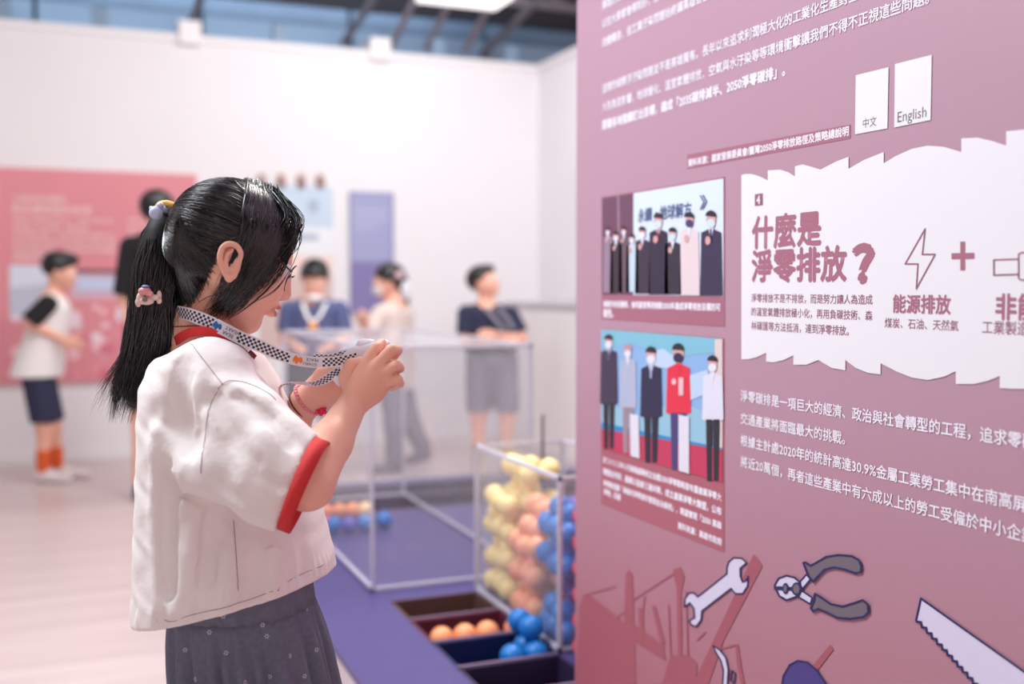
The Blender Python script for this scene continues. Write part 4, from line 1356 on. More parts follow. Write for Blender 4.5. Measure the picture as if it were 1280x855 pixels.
# left arm, seen past the right one
EL_L, WR_L = G(352, 598, 1.505), G(382, 503, 1.465)
SB.cone(SH_L, EL_L, .036, .029, .02)
SB.cone(EL_L, G(366, 530, 1.482), .028, .0225, .01); SB.cone(G(366, 530, 1.482), WR_L, .0225, .0195, .012)
SB.cone(WR_L, G(407, 487, 1.458), .020, .023, .012)
SB.cone(G(407, 487, 1.458), G(424, 484, 1.452), .022, .018, .012)
fing([(392, 486, 1.452), (404, 470, 1.438), (420, 465, 1.420), (432, 468, 1.408)], [.0135, .0115, .0095, .0075], .008)
for i, (y0, y1, dd) in enumerate(((476, 462, 0), (484, 470, .002), (492, 479, .004), (499, 489, .004))):
    fing([(426, y0, 1.456 + dd), (447, y1 + 2, 1.462 + dd), (462, y1, 1.450 + dd), (470, y1 + 2, 1.425)], [.0092, .0082, .0075, .006])
# legs and feet
for hx, dy in ((292, -.055), (308, .055)):
    h_ = G(300, 800, 1.41); x0 = h_[0] + (.004 if dy < 0 else .01)
    SB.cone((x0, 1.41 + dy * .8, .70), (x0 + .01, 1.41 + dy, .38), .044, .040, .03)
    SB.cone((x0 + .01, 1.41 + dy, .38), (x0, 1.41 + dy, .09), .041, .026, .02)
    SB.cone((x0 - .02, 1.41 + dy, .045), (x0 + .10, 1.41 + dy + .02, .035), .03, .026, .02)
body = sdf_obj('body', SB, .0026, M_skin, girl, it=2, base=GB)


# ear (its own sculpted piece of the head surface)
def ear(side):
    E = Sdf()
    if side > 0:
        c = G(289, 328, 1.325); ax = unit(G(290, 304, 1.325) - G(288, 352, 1.325)); fx = np.array([.97, .10, 0]); 
    else:
        c = HL(-.006, -.074, -.012); ax = MH[2]; fx = MH[0]
    fx = unit(fx - ax * (fx @ ax)); nx = np.cross(fx, ax)      # nx to the camera side for side>0
    if side < 0: nx = -nx * -1 if False else -np.cross(fx, ax)
    Lc = lambda f, u, n: c + fx * f + ax * u + nx * n
    # helix rim
    rim = [(.009, .002, -.002), (.011, .012, .001), (.006, .0205, .004), (-.003, .0225, .006), (-.010, .017, .008), (-.0125, .006, .009), (-.010, -.006, .007), (-.006, -.014, .004), (-.002, -.0205, .002)]
    P = list(smooth_path([Lc(*q) for q in rim], 28))
    for i in range(len(P) - 1): E.cone(P[i], P[i + 1], .0031, .0030, .002)
    E.cone(Lc(-.001, -.020, .002), Lc(.004, -.016, 0), .0048, .004, .003)          # lobe
    E.ell(Lc(-.001, .001, -.001), (.0125, .021, .0042), np.array([fx, ax, nx]), .002)  # plate
    ant = [(.001, .015, .004), (-.004, .010, .005), (-.0055, .002, .005), (-.003, -.008, .004), (.003, -.0115, .003)]
    P = list(smooth_path([Lc(*q) for q in ant], 16))
    for i in range(len(P) - 1): E.cone(P[i], P[i + 1], .0024, .0024, .002)
    E.ell(Lc(.0015, -.002, .0062), (.0040, .0072, .0048), np.array([fx, ax, nx]), .002, sub=True)   # concha
    E.ell(Lc(-.003, .0155, .0085), (.0048, .0035, .0035), np.array([fx, ax, nx]), .001, sub=True)
    E.ell(Lc(.001, 0, -.0010), (.0108, .018, .0042), np.array([fx, ax, nx]), .002)
    E.cone(Lc(.0072, -.002, .001), Lc(.0068, -.007, .001), .003, .003, .002)     # tragus
    return sdf_obj('ear', E, .00075, M_skin, girl, it=1, base=GB)


ear(1); ear(-1)
for s in (1, -1):
    bm = bmesh.new(); bmesh.ops.create_uvsphere(bm, u_segments=20, v_segments=12, radius=.0112, matrix=Matrix.Translation(tuple(HL(.0665, .030 * s, -.007) - GB)))
    e_ = bm_obj('eye', bm, M_eyew, girl, True, world=False)
    bm = bmesh.new(); bmesh.ops.create_uvsphere(bm, u_segments=16, v_segments=10, radius=.0058, matrix=Matrix.Translation(tuple(HL(.0735, .030 * s, -.009) - GB)))
    bm_obj('iris', bm, M_iris, e_, True, world=False)
LS = Sdf(); LS.ell(HL(.0815, 0, -.0505), (.0102, .0165, .0043), MH, .002); LS.ell(HL(.0805, 0, -.0612), (.0098, .0142, .0052), MH, .002)
sdf_obj('lips', LS, .0012, M_lip, girl, base=GB)
# fingernails
def nail(px, py, d, nrm, ax, w=.0042, l=.005):
    n = unit(nrm); a = unit(np.array(ax) - n * (np.array(ax) @ n)); b = np.cross(n, a)
    bm = bmesh.new(); bmesh.ops.create_uvsphere(bm, u_segments=12, v_segments=6, radius=1)
    c = G(px, py, d) - GB
    Mx = Matrix(((a[0] * l, b[0] * w, n[0] * .0012, c[0]), (a[1] * l, b[1] * w, n[1] * .0012, c[1]), (a[2] * l, b[2] * w, n[2] * .0012, c[2]), (0, 0, 0, 1)))
    bm.transform(Mx)
    return bm_obj('fingernail', bm, mat('nail', srgb(236, 186, 178), 0.3), girl, True, world=False)
nail(481.5, 431.5, 1.341, (.3, -.8, .5), (.3, .3, -.8)); nail(445, 452.5, 1.362, (-.2, -.8, .6), (.9, 0, .3))

# glasses
M_gl = mat('glasses_frame', srgb(44, 40, 46), 0.3)
bm = bmesh.new()
for s in (1, -1):
    c = HL(.0800, .031 * s, -.012)
    pts = [c + MH[1] * (.021 * cos(a)) + MH[2] * (.018 * sin(a)) - MH[0] * (.008 * (cos(a) * s > 0) * abs(cos(a))) - GB for a in np.linspace(0, 2 * pi, 25)]
    add_tube(bm, pts, .0006, 6)
    tp = [HL(.074, .052 * s, -.006) - GB, HL(.045, .068 * s, .000) - GB, HL(.0, .078 * s, .004) - GB, HL(-.02, .078 * s, -.010) - GB]
    add_tube(bm, smooth_path(tp, 12), .0011, 6)
add_tube(bm, [HL(.0845, .010, -.008) - GB, HL(.0885, 0, -.004) - GB, HL(.0845, -.010, -.008) - GB], .0009, 6)
bm_obj('glasses', bm, M_gl, girl, True, world=False)

# ------------------------------------------------------------------ hair
M_hair = mat('glossy_black_hair', srgb(22, 18, 26), 0.20, spec=.75)
_nt = M_hair.node_tree; _b = _nt.nodes['Principled BSDF']; _g = _nt.nodes.new('ShaderNodeNewGeometry'); _r = _nt.nodes.new('ShaderNodeValToRGB')
_r.color_ramp.elements[0].position = .55; _r.color_ramp.elements[0].color = (.004, .0032, .005, 1)
_r.color_ramp.elements[1].position = 1.0; _r.color_ramp.elements[1].color = (.05, .043, .052, 1)
_e = _r.color_ramp.elements.new(.86); _e.color = (.008, .0065, .009, 1)
_nt.links.new(_g.outputs['Random Per Island'], _r.inputs[0]); _nt.links.new(_r.outputs[0], _b.inputs['Base Color'])
_m = _nt.nodes.new('ShaderNodeMapRange'); _m.inputs[3].default_value = .17; _m.inputs[4].default_value = .34
_nt.links.new(_g.outputs['Random Per Island'], _m.inputs[0]); _nt.links.new(_m.outputs[0], _b.inputs['Roughness'])
M_hairb = mat('black_hair_mass', srgb(9, 8, 10), 0.55, spec=0.25)
HE_C = HL(-.005, 0, .006); HE_R = np.array([.0790, .0745, .0705])


def inpoly(q, poly):
    x, y = q[:, 0], q[:, 1]; ins = np.zeros(len(q), bool); n = len(poly); dmin = np.full(len(q), 9.0)
    for i in range(n):
        x1, y1 = poly[i]; x2, y2 = poly[(i + 1) % n]
        c = ((y1 > y) != (y2 > y)) & (x < (x2 - x1) * (y - y1) / (y2 - y1 + 1e-12) + x1)
        ins ^= c
        t = np.clip(((x - x1) * (x2 - x1) + (y - y1) * (y2 - y1)) / ((x2 - x1) ** 2 + (y2 - y1) ** 2 + 1e-12), 0, 1)
        dmin = np.minimum(dmin, np.hypot(x - x1 - t * (x2 - x1), y - y1 - t * (y2 - y1)))
    return np.where(ins, -dmin, dmin)


hline = [(392, 300), (370, 291), (352, 305), (328, 322), (304, 322), (297, 305), (287, 301), (275, 307), (267, 328), (256, 352), (243, 372), (232, 386), (205, 392)]
hl_loc = []
for p in hline:
    q = (G(p[0], p[1], 1.335) - HC) @ MH.T; hl_loc.append((q[0], q[2]))
hpoly = hl_loc + [(-.2, -.10), (-.2, .2), (.2, .2), (.2, hl_loc[0][1])]
HS_ = Sdf(); HS_.ell(HE_C, HE_R, MH, .01)
HS_.cone(HL(-.045, 0, -.002), G(230, 271, 1.405), .036, .013, .03)
HS_.ell(HL(-.034, 0, -.030), (.043, .053, .045), MH, .02)
HS_.cone(G(262, 345, 1.405), G(252, 425, 1.412), .0435, .0435, .02)
HFULL = Sdf(); HFULL.ops = list(HS_.ops)
HS_.post = lambda p, d: np.maximum(d, inpoly(np.stack([((p - HC) @ MH[0]), ((p - HC) @ MH[2])], 1), hpoly) * .9)
hair = sdf_obj('hair', HS_, .0028, M_hairb, girl, it=2, base=GB)
from mathutils.bvhtree import BVHTree
def obj_bvh(o, base):
    me = o.data
    return BVHTree.FromPolygons([tuple(v.co + Vector(tuple(base))) for v in me.vertices], [tuple(p.vertices) for p in me.polygons])
BV = [obj_bvh(hair, GB), obj_bvh(body, GB)]
def bhit(px, py, d, off=.002):
    rd = Vector(tuple(ray(px, py))).normalized(); best = None
    for b_ in BV:
        loc, nrm, i_, dd = b_.ray_cast(Vector((0, 0, CAMZ)), rd)
        if loc is not None and (best is None or dd < best[1]): best = (loc - rd * off, dd)
    return np.array(best[0]) if best is not None and abs(best[0][1] - d) < .09 else G(px, py, d)
rs = np.random.RandomState(3)
TIE = G(221, 272, 1.405)
# pulled-back strands from the hairline to the tie
paths = []; rads = []
starts = []
near = [(G(p[0], p[1], 1.335) - HC) @ MH.T for p in [(372, 283), (368, 290), (350, 300), (330, 312), (306, 318), (298, 304), (287, 301), (275, 307), (267, 328), (256, 352), (243, 372), (236, 380)]]
near = np.array(near)
top = np.array([(.078, .03, .035), (.080, .0, .040), (.078, -.03, .035)])
lineN = np.vstack([[(.079, 0, .042)], [(.074, .035, .038)], near * [1, 0, 1] + [0, .075, 0]])
wts = np.linspace(0, 1, len(lineN))
cu = HFULL
NS = 1500
A = []
for i in range(NS):
    t = rs.rand() ** .9 * (1 if i % 5 else .25); s = 1 if rs.rand() < .72 else -1
    k = t * (len(lineN) - 1.001); j = int(k); q = lineN[j] + (lineN[j + 1] - lineN[j]) * (k - j)
    q = q * [1, s, 1] + rs.normal(0, .004 if i % 5 else .014, 3)
    u0 = unit(q / HE_R); tl = (TIE - HE_C) @ MH.T; u1 = unit(tl / HE_R + rs.normal(0, .05, 3))
    n = 15; tt = np.linspace(0, 1, n)[:, None]
    om = math.acos(np.clip(u0 @ u1, -1, 1)); so = sin(om) + 1e-6
    U = (np.sin((1 - tt) * om) * u0 + np.sin(tt * om) * u1) / so
    lift = rs.rand() * .0022 + .0010 + .0016 * abs(sin(t * 34 + s))
    U = U + np.sin(tt * pi) * rs.normal(0, .03, 3)
    U /= np.linalg.norm(U, axis=1)[:, None]
    P = (U * (HE_R + lift)) @ MH + HE_C
    w_ = np.clip((tt - .8) / .2, 0, 1)
    P = P * (1 - w_) + (TIE + rs.normal(0, .008, 3)) * w_
    A.append(P); rads.append(rs.uniform(.0003, .0011))
A = np.array(A); sh = A.shape
A = push_out(HFULL, A.reshape(-1, 3), .0006).reshape(sh)
st = strands('hair_strands', A, rads, M_hair, girl, GB); st['kind'] = 'stuff'

# side lock that falls over the temple to the jaw
COL = Sdf(); COL.ops = list(SB.ops[:16]) + list(HS_.ops[:1])
lk = []; rads = []
ctrl0 = [(312, 224, 1.395), (314, 262, 1.330), (304, 300, 1.321), (288, 345, 1.322), (270, 385, 1.345), (262, 396, 1.352)]
ctrl1 = [(340, 234, 1.400), (372, 272, 1.375), (371, 295, 1.362), (352, 335, 1.343), (305, 378, 1.335), (280, 392, 1.338)]
for i in range(680):
    t = rs.uniform(-.10, 1); t = t if t < 0 else t ** .85
    c = [np.array(a) * (1 - t) + np.array(b) * t for a, b in zip(ctrl0, ctrl1)]
    lf_ = .0045 + .003 * rs.rand()
    jit = rs.normal(0, 1, (6, 3)) * np.array([[5, 1.5, .001], [3.5, 3, .001], [2.5, 4, .001], [5, 5, .002], [8, 6, .003], [11, 8, .003]]) 
    P = [bhit(*(a + b), lf_) for a, b in zip(c, jit)]
    P = smooth_path(P, 20)
    cut = (rs.uniform(.5, .72) if i <= 150 else rs.uniform(.55, 1.0)) if rs.rand() < .8 else 1.0
    P = smooth_path(P[:max(6, int(20 * cut))], 18)
    dv = np.diff(P, axis=0); dv /= np.linalg.norm(dv, axis=1)[:, None] + 1e-9
    if (dv[1:] * dv[:-1]).sum(1).min() < .88: continue
    lk.append(P); rads.append(rs.uniform(.00035, .0008) if i > 150 else rs.uniform(.001, .0018))
for _ in range(6):
    P = smooth_path([G(368, 264, 1.38), G(375 + rs.normal(0, .6), 285, 1.372), G(373, 312, 1.355), G(362, 338, 1.340), G(344, 362 + rs.normal(0, 1), 1.325), G(318, 378, 1.315)], 18)
    lk.append(P); rads.append(.0005)
lk = np.array(lk); sh = lk.shape
lk = push_out(COL, lk.reshape(-1, 3), .0056).reshape(sh)
st = strands('side_lock', lk, rads, M_hair, girl, GB); st['kind'] = 'stuff'
# fine nape hairs
np_ = []; rads = []
for i in range(70):
    x = rs.uniform(222, 262); y = 345 + (262 - x) * .9 + rs.normal(0, 7)
    a = hit(SB, x, y, .001); b = hit(SB, x - rs.uniform(2, 9), y + rs.uniform(8, 20), .0015)
    P = smooth_path([a, (a + b) / 2 + rs.normal(0, .002, 3), b], 18)
    np_.append(P); rads.append(rs.uniform(.00018, .0003))
st = strands('nape_hair', np_, rads, M_hair, girl, GB); st['kind'] = 'stuff'
nq = []; rads = []
for i in range(320):
    t = rs.rand(); x0 = 236 + 34 * t + rs.normal(0, 2); y0 = 384 - 58 * t + rs.normal(0, 4)
    x1 = 224 + rs.normal(0, 3); y1 = 276 + rs.normal(0, 5); m = rs.normal(0, 3)
    P = [bhit(x0 + (x1 - x0) * u - 10 * sin(u * pi), y0 + (y1 - y0) * u + m * sin(u * pi), 1.35, .0012 + .002 * rs.rand()) for u in np.linspace(0, 1, 8)]
    nq.append(smooth_path(P, 18)); rads.append(rs.uniform(.0003, .0008))
st = strands('nape_strands', nq, rads, M_hair, girl, GB); st['kind'] = 'stuff'
# ponytail
PT = [(221, 272, 1.405), (207, 285, 1.400), (203, 312, 1.392), (197, 345, 1.386), (193, 380, 1.382), (190, 415, 1.382), (184, 450, 1.386), (176, 485, 1.390), (170, 522, 1.394)]
PR = [.012, .022, .028, .030, .027, .030, .031, .027, .014]
pc = smooth_path([G(*p) for p in PT], 18); pr = np.interp(np.linspace(0, 1, 18), np.linspace(0, 1, len(PR)), PR)
TS = Sdf()
for i in range(15): TS.cone(pc[i], pc[i + 1], pr[i] * .86, pr[i + 1] * .86, .012)
tail = sdf_obj('ponytail', TS, .003, M_hairb, girl, it=2, base=GB)
tp = []; rads = []
for i in range(1500):
    a = rs.uniform(0, 2 * pi); r = sqrt(rs.uniform(.35, 1.12)); ph = rs.uniform(-.5, .5)
    n = 18; P = np.zeros((n, 3)); wv = rs.normal(0, .12, 2)
    end = rs.uniform(.84, 1.0)
    for j in range(n):
        u = j / (n - 1) * end; k = u * 17; j0 = min(int(k), 16); f = k - j0
        c = pc[j0] * (1 - f) + pc[j0 + 1] * f; R_ = np.interp(u, np.linspace(0, 1, 18), pr)
        aa = a + ph * u + .25 * sin(6 * u + wv[0] * 20)
        P[j] = c + np.array([cos(aa), sin(aa), 0]) * R_ * r * (1 + .06 * sin(9 * u + wv[1] * 30))
        if u > .72:
            w_ = (u - .72) / .28
            P[j] += np.array([-.012 * w_ * w_ * (cos(a) < .2), 0, 0]) + np.array([cos(a) * .010, 0, .012 * sin(a * 5)]) * w_
    if i % 4 == 0:
        w2 = np.clip((np.linspace(0, end, n) - .55) / .4, 0, 1)
        P[:, 0] -= .030 * w2 ** 2 * rs.rand(); P[:, 2] += .022 * w2 ** 2 * rs.rand()
    P += np.stack([np.sin(np.linspace(0, 12, n) + a * 3), np.zeros(n), np.zeros(n)], 1) * .0016
    tp.append(P); rads.append(rs.uniform(.0004, .0011))
st = strands('ponytail_strands', tp, rads, M_hair, girl, GB); st['kind'] = 'stuff'
# hair tie with a pale blue charm
ax = unit(G(203, 290, 1.36) - G(235, 262, 1.405)); b1 = unit(np.cross(ax, (0, 1, 0))); b2 = np.cross(ax, b1)
bm = bmesh.new(); c0 = G(214, 272, 1.392) - GB
add_tube(bm, [c0 + (b1 * cos(a) + b2 * sin(a)) * .0215 for a in np.linspace(0, 2 * pi, 33)], .0038, 8, False)
tie = bm_obj('hair_tie', bm, mat('yellow_elastic', srgb(232, 178, 84), 0.6, bump=(300, .6)), girl, True, world=False); tie['label'] = 'yellow elastic hair tie'
bm = bmesh.new()
for (x, y, d, r) in ((195, 266, 1.362, .0088), (200.5, 257, 1.362, .0045), (189, 260, 1.362, .0026), (203, 261, 1.366, .0045)):
    bmesh.ops.create_uvsphere(bm, u_segments=18, v_segments=12, radius=r, matrix=Matrix.Translation(tuple(G(x, y, d) - GB)))
o = bm_obj('charm', bm, mat('pale_blue_plastic', srgb(192, 200, 232), 0.3, sss=.3), tie, True, world=False); o['label'] = 'pale blue round charm'
# ornament clipped lower on the tail
bm = bmesh.new()
def blobs(lst, m, name, parent, lab=None):
    bm = bmesh.new()
    for (x, y, d, rx, ry, rz) in lst:
        bmesh.ops.create_uvsphere(bm, u_segments=14, v_segments=10, radius=1, matrix=Matrix.Translation(tuple(G(x, y, d) - GB)) @ Matrix.Diagonal((rx, ry, rz, 1)))
    o = bm_obj(name, bm, m, parent, True, world=False)
    if lab: o['label'] = lab
    return o
clip = blobs([(176, 373, 1.352, .0055, .004, .008), (183, 376, 1.350, .010, .004, .0055), (173, 378, 1.352, .004, .004, .006), (192, 372, 1.352, .008, .003, .004), (199, 369, 1.354, .0032, .002, .006), (199, 376, 1.354, .0035, .002, .004)], mat('cream_resin', srgb(228, 196, 184), 0.4), 'hair_clip', girl, 'cream and pink figurine hair clip')
blobs([(181, 364, 1.349, .0085, .005, .0055), (186, 367, 1.348, .006, .004, .004)], mat('pink_resin', srgb(224, 150, 152), 0.4), 'ornament', clip, 'pink dome of the clip')
blobs([(182, 358.5, 1.349, .0055, .004, .0025)], mat('lilac_resin', srgb(120, 116, 172), 0.4), 'ornament', clip, 'lilac cap of the clip')
blobs([(181, 374, 1.345, .0035, .0015, .0035)], mat('grey_gem', srgb(120, 110, 108), 0.3), 'ornament', clip, 'grey stone of the clip')
gt = blobs([(212, 406, 1.375, .003, .003, .004), (215, 402, 1.374, .002, .002, .002)], mat('green_plastic', srgb(70, 150, 120), 0.4), 'hair_bead', girl, 'small green bead in the hair')

# ------------------------------------------------------------------ shirt
M_shirt = mat('white_cotton', srgb(238, 231, 229), 0.9, bump=(120, .35), noise=(30, .015))
zk = [G(262, y, 1.42)[2] for y in (425, 450, 480, 530, 600, 700, 830)]
cxs = [G(x, 500, 1.42)[0] for x in (262, 263, 268, 276, 286, 297, 303)]
hxs = [.040, .062, .080, .093, .106, .121, .132]
hys = [.080, .118, .136, .142, .148, .160, .170]
zo = zk[::-1]


def torso(p):
    z = p[:, 2]; cx = np.interp(z, zo, cxs[::-1]); hx = np.interp(z, zo, hxs[::-1]); hy = np.interp(z, zo, hys[::-1])
    x = np.abs(p[:, 0] - cx) / hx; y = np.abs(p[:, 1] - 1.415 - (p[:, 0] - cx) * .12) / hy
    r = (x ** 2.3 + y ** 2.3) ** (1 / 2.3)
    return np.maximum((r - 1) * np.minimum(hx, hy) * .8, z - 1.062)


TSH = Sdf()
TSH.func(torso, (cxs[3], 1.415, .9), .45, .03)
TSH.cone(G(262, 472, 1.315), G(285, 468, 1.52), .050, .046, .03)
CUF = G(373, 604, 1.235); CN = unit((.92, .02, -.38))
TSH.chain([G(270, 488, 1.305), G(312, 534, 1.275), G(344, 570, 1.252), CUF + CN * .03], [.048, .047, .047, .051], .015)
TSH.chain([G(225, 560, 1.29), G(270, 585, 1.262), G(330, 622, 1.240), G(348, 636, 1.236)], [.022, .030, .026, .022], .028)
TSH.cone(G(292, 490, 1.53), G(332, 585, 1.515), .045, .040, .02)
T0 = Sdf(); T0.ops = list(TSH.ops)
TSH.cone(CUF + CN * .032, CUF + CN * .08, .042, .047, .004, sub=True)
CR = []
def crease(pts, wd, amp):
    P = [hit(T0, *p) for p in pts]
    for a, b in zip(P[:-1], P[1:]): CR.append((a, b, wd, amp))
crease([(279, 479), (330, 500), (368, 530), (386, 552)], .011, .0065)
crease([(268, 498), (290, 545), (318, 580)], .010, -.0075)
crease([(300, 494), (338, 524), (362, 556)], .009, -.0055)
crease([(258, 520), (283, 580), (300, 605)], .010, .0055)
crease([(330, 540), (362, 590)], .010, .004)
crease([(211, 588), (210, 660), (213, 740)], .011, -.008)
crease([(196, 540), (193, 640), (200, 760)], .010, .006)
crease([(228, 590), (230, 640)], .012, .004)
crease([(212, 586), (252, 608), (327, 648)], .008, .005)
crease([(218, 604), (258, 630), (318, 666), (345, 676)], .010, -.009)
crease([(245, 640), (235, 700), (222, 768)], .013, .0055)
crease([(262, 650), (258, 720)], .013, -.005)
crease([(318, 680), (312, 745)], .012, -.0055)
crease([(343, 680), (340, 740)], .012, .005)
crease([(375, 668), (384, 722)], .011, -.0045)
crease([(284, 690), (276, 760)], .011, .0045)
crease([(232, 455), (228, 500), (240, 560)], .013, -.0055)
crease([(250, 480), (246, 540)], .010, .004)
crease([(215, 450), (208, 520)], .011, .004)
crease([(300, 450), (330, 476)], .008, .003)
crease([(318, 590), (345, 606), (362, 606)], .008, -.003)


def shirt_post(p, d):
    o = np.zeros(len(p))
    for a, b, wd, amp in CR:
        ab = b - a; t = np.clip((p - a) @ ab / (ab @ ab), 0, 1); q = p - a - t[:, None] * ab
        dq = np.sqrt((q * q).sum(1))
        oo = amp * np.exp(-dq / (wd * .75)) * 1.35 if amp > 0 else amp * np.exp(-(dq / wd) ** 2)
        o = np.where(np.abs(oo) > np.abs(o), oo, o) * .75 + (o + oo) * .25
    n = (np.sin(p[:, 0] * 62 + 3 * np.sin(p[:, 2] * 21)) * np.sin(p[:, 2] * 37 + 2 * np.sin(p[:, 1] * 33 + p[:, 0] * 18)) * .0004 +
         np.sin(p[:, 0] * 130 + p[:, 2] * 70 + 2 * np.sin(p[:, 2] * 90)) * .0005)
    # gathered puckers just above the hem
    hd = (p - HEM0) @ HEMN
    n = n + np.exp(-((hd + .018) / .012) ** 2) * np.sin((p[:, 0] + p[:, 1] * .8) * 420 + 3 * np.sin(p[:, 0] * 90)) * .0011
    d = d - o - n
    d = np.maximum(d, hd)
    sl = (p - CUF) @ CN
    nearc = np.linalg.norm(p - CUF, axis=1) < .105
    d = np.where(nearc, np.maximum(d, sl + .002), d)
    return d


h1, h2, h3 = G(230, 779, 1.27), G(416, 716, 1.405), G(181, 768, 1.43)
HEM0 = h1; HEMN = unit(np.cross(h2 - h1, h3 - h1)); HEMN = HEMN if HEMN[2] < 0 else -HEMN
TSH.post = shirt_post
shirt = sdf_obj('shirt', TSH, .0028, M_shirt, girl, it=2, base=GB)
# seams lying on the cloth
M_seam = mat('seam_thread', srgb(120, 98, 104), 0.8)
SSURF = Sdf(); SSURF.ops = TSH.ops; SSURF.post = TSH.post
def seam(pts, r=.00035):
    P = smooth_path([hit(SSURF, *p, .0001) for p in pts], 30)
    P = push_out(SSURF, P, .0002)
    bm = bmesh.new(); add_tube(bm, [q - GB for q in P], r, 5)
    return bm_obj('seam', bm, M_seam, shirt, True, world=False)
seam([(237, 428), (250, 444), (264, 462), (278, 480)])
seam([(278, 480), (266, 500), (259, 522), (256, 550), (251, 592)])
seam([(278, 480), (296, 476), (320, 483), (345, 500)])
seam([(292, 650), (295, 690), (298, 738)])
seam([(196, 776), (260, 764), (327, 744), (368, 722), (404, 706)], .00035)
# red collar and green placket
M_red = mat('red_trim', srgb(206, 46, 48), 0.8, bump=(200, .4)); M_green = mat('green_trim', srgb(44, 100, 84), 0.8); M_mar = mat('maroon_trim', srgb(134, 24, 52), 0.8)
colr = smooth_path([G(292, 431, 1.362), G(278, 422, 1.352), G(256, 414, 1.348), G(234, 417, 1.352), G(219, 427, 1.372), G(214, 432, 1.42), G(224, 424, 1.455), G(255, 414, 1.475), G(285, 424, 1.462), G(302, 436, 1.44)], 48)
o = flat_ring(GB, colr, .0115, (.0, -.25, 1), M_red, shirt, 'collar', .003); o['label'] = 'red collar band'
o = flat_ring(GB, smooth_path([G(290, 430, 1.360), G(301, 438, 1.360), G(313, 449, 1.364)], 12), .0095, (.3, 0, 1), M_green, shirt, 'collar_tab', .003); o['label'] = 'green neck tab'
o = flat_ring(GB, smooth_path([G(310, 442, 1.366), G(317, 449, 1.372)], 6), .012, (.0, 0, 1), M_mar, shirt, 'collar_tab', .003); o['label'] = 'maroon neck tab'
# red cuff
e1 = unit((.38, 0, .92)); e2 = unit(np.cross(CN, e1)); e1 = np.cross(e2, CN) * 1
cp = [CUF + CN * .006 + e1 * (.0565 * cos(a)) + e2 * (.050 * sin(a)) for a in np.linspace(0, 2 * pi, 49)]
bm = bmesh.new(); prev = None
for i, p in enumerate(cp[:-1]):
    ro = unit(p - (CUF + CN * .006)); a = 2 * pi * i / 48
    wd = .0165 + .002 * cos(a)
    q = [bm.verts.new(tuple(p + CN * sa + ro * rb - GB)) for sa, rb in ((-wd / 2, -.0015), (wd / 2, -.0015), (wd / 2, .0012), (-wd / 2, .0012))]
    if i == 0: first = q
    if prev:
        for k in range(4): bm.faces.new((prev[k], prev[(k + 1) % 4], q[(k + 1) % 4], q[k]))
    prev = q
for k in range(4): bm.faces.new((prev[k], prev[(k + 1) % 4], first[(k + 1) % 4], first[k]))
cuff = bm_obj('cuff', bm, M_red, shirt, True, world=False); cuff['label'] = 'red sleeve cuff'

# ------------------------------------------------------------------ gathered grey skirt
M_den = mat('grey_denim', srgb(104, 108, 126), 0.85, noise=(160, .10), bump=(400, .3))


def ring_loft(name, zs, cx, hx, hy, pleat, m, parent, nseg=260):
    V = []; n = len(zs)
    for i in range(n):
        for k in range(nseg):
            a = 2 * pi * k / nseg
            w_ = sin(a * 27 + 2.2 * sin(a * 4)) * .6 + sin(a * 13 + 1.5 * sin(3 * a)) * .5
            r = 1 + 0
            V.append((cx[i] + cos(a) * (hx[i] + pleat[i] * w_), 1.41 + sin(a) * (hy[i] + pleat[i] * w_), zs[i]))
    Q = [(i * nseg + k, i * nseg + (k + 1) % nseg, (i + 1) * nseg + (k + 1) % nseg, (i + 1) * nseg + k) for i in range(n - 1) for k in range(nseg)]
    o = link(name, mesh_np(name, np.array(V) - GB, Q), m, parent, True)
    so = o.modifiers.new('Solidify', 'SOLIDIFY'); so.thickness = .0015; so.offset = -1
    return o, np.array(V), Q


zy = G(304, 779, 1.32)[2]
skx = [G(x, 780, 1.41)[0] for x in (302, 303, 304)]
yoke, YV, YQ = ring_loft('waistband', np.linspace(.84, zy, 10), np.linspace(skx[0], skx[2], 10), np.linspace(.083, .0925, 10), np.linspace(.098, .106, 10), np.linspace(.0016, .0016, 10), M_den, girl)
zs = np.linspace(zy, .36, 34); tt = np.linspace(0, 1, 34)
skirt, KV, KQ = ring_loft('skirt', zs, skx[2] + .05 * tt, .0925 + .0035 * np.minimum(tt * 9, 1) + .028 * tt, .106 + .0035 * np.minimum(tt * 9, 1) + .03 * tt, .001 + .0060 * np.minimum(tt * 5, 1) + .005 * tt, M_den, girl)
bm = bmesh.new(); n0 = len(YV) - 260
add_tube(bm, [tuple(YV[n0 + k] * [1, 1, 1] - GB) for k in list(range(0, 260, 2)) + [0]], .0009, 5, False)
bm_obj('seam', bm, mat('dark_thread', srgb(40, 40, 50), 0.8), skirt, True, world=False)
from mathutils.bvhtree import BVHTree
bt = BVHTree.FromPolygons([tuple(v) for v in np.vstack([YV, KV])], [tuple(q) for q in YQ] + [tuple(int(x) + len(YV) for x in q) for q in KQ])
M_emb = mat('pale_embroidery', srgb(196, 196, 204), 0.8)
org = Vector((0, 0, CAMZ)); fl = [(279, 770), (328, 781), (333.5, 795), (381.6, 762), (282, 816), (361, 820), (395, 812), (246, 849), (305, 853), (232, 812), (338, 845), (262, 790), (380, 845)]
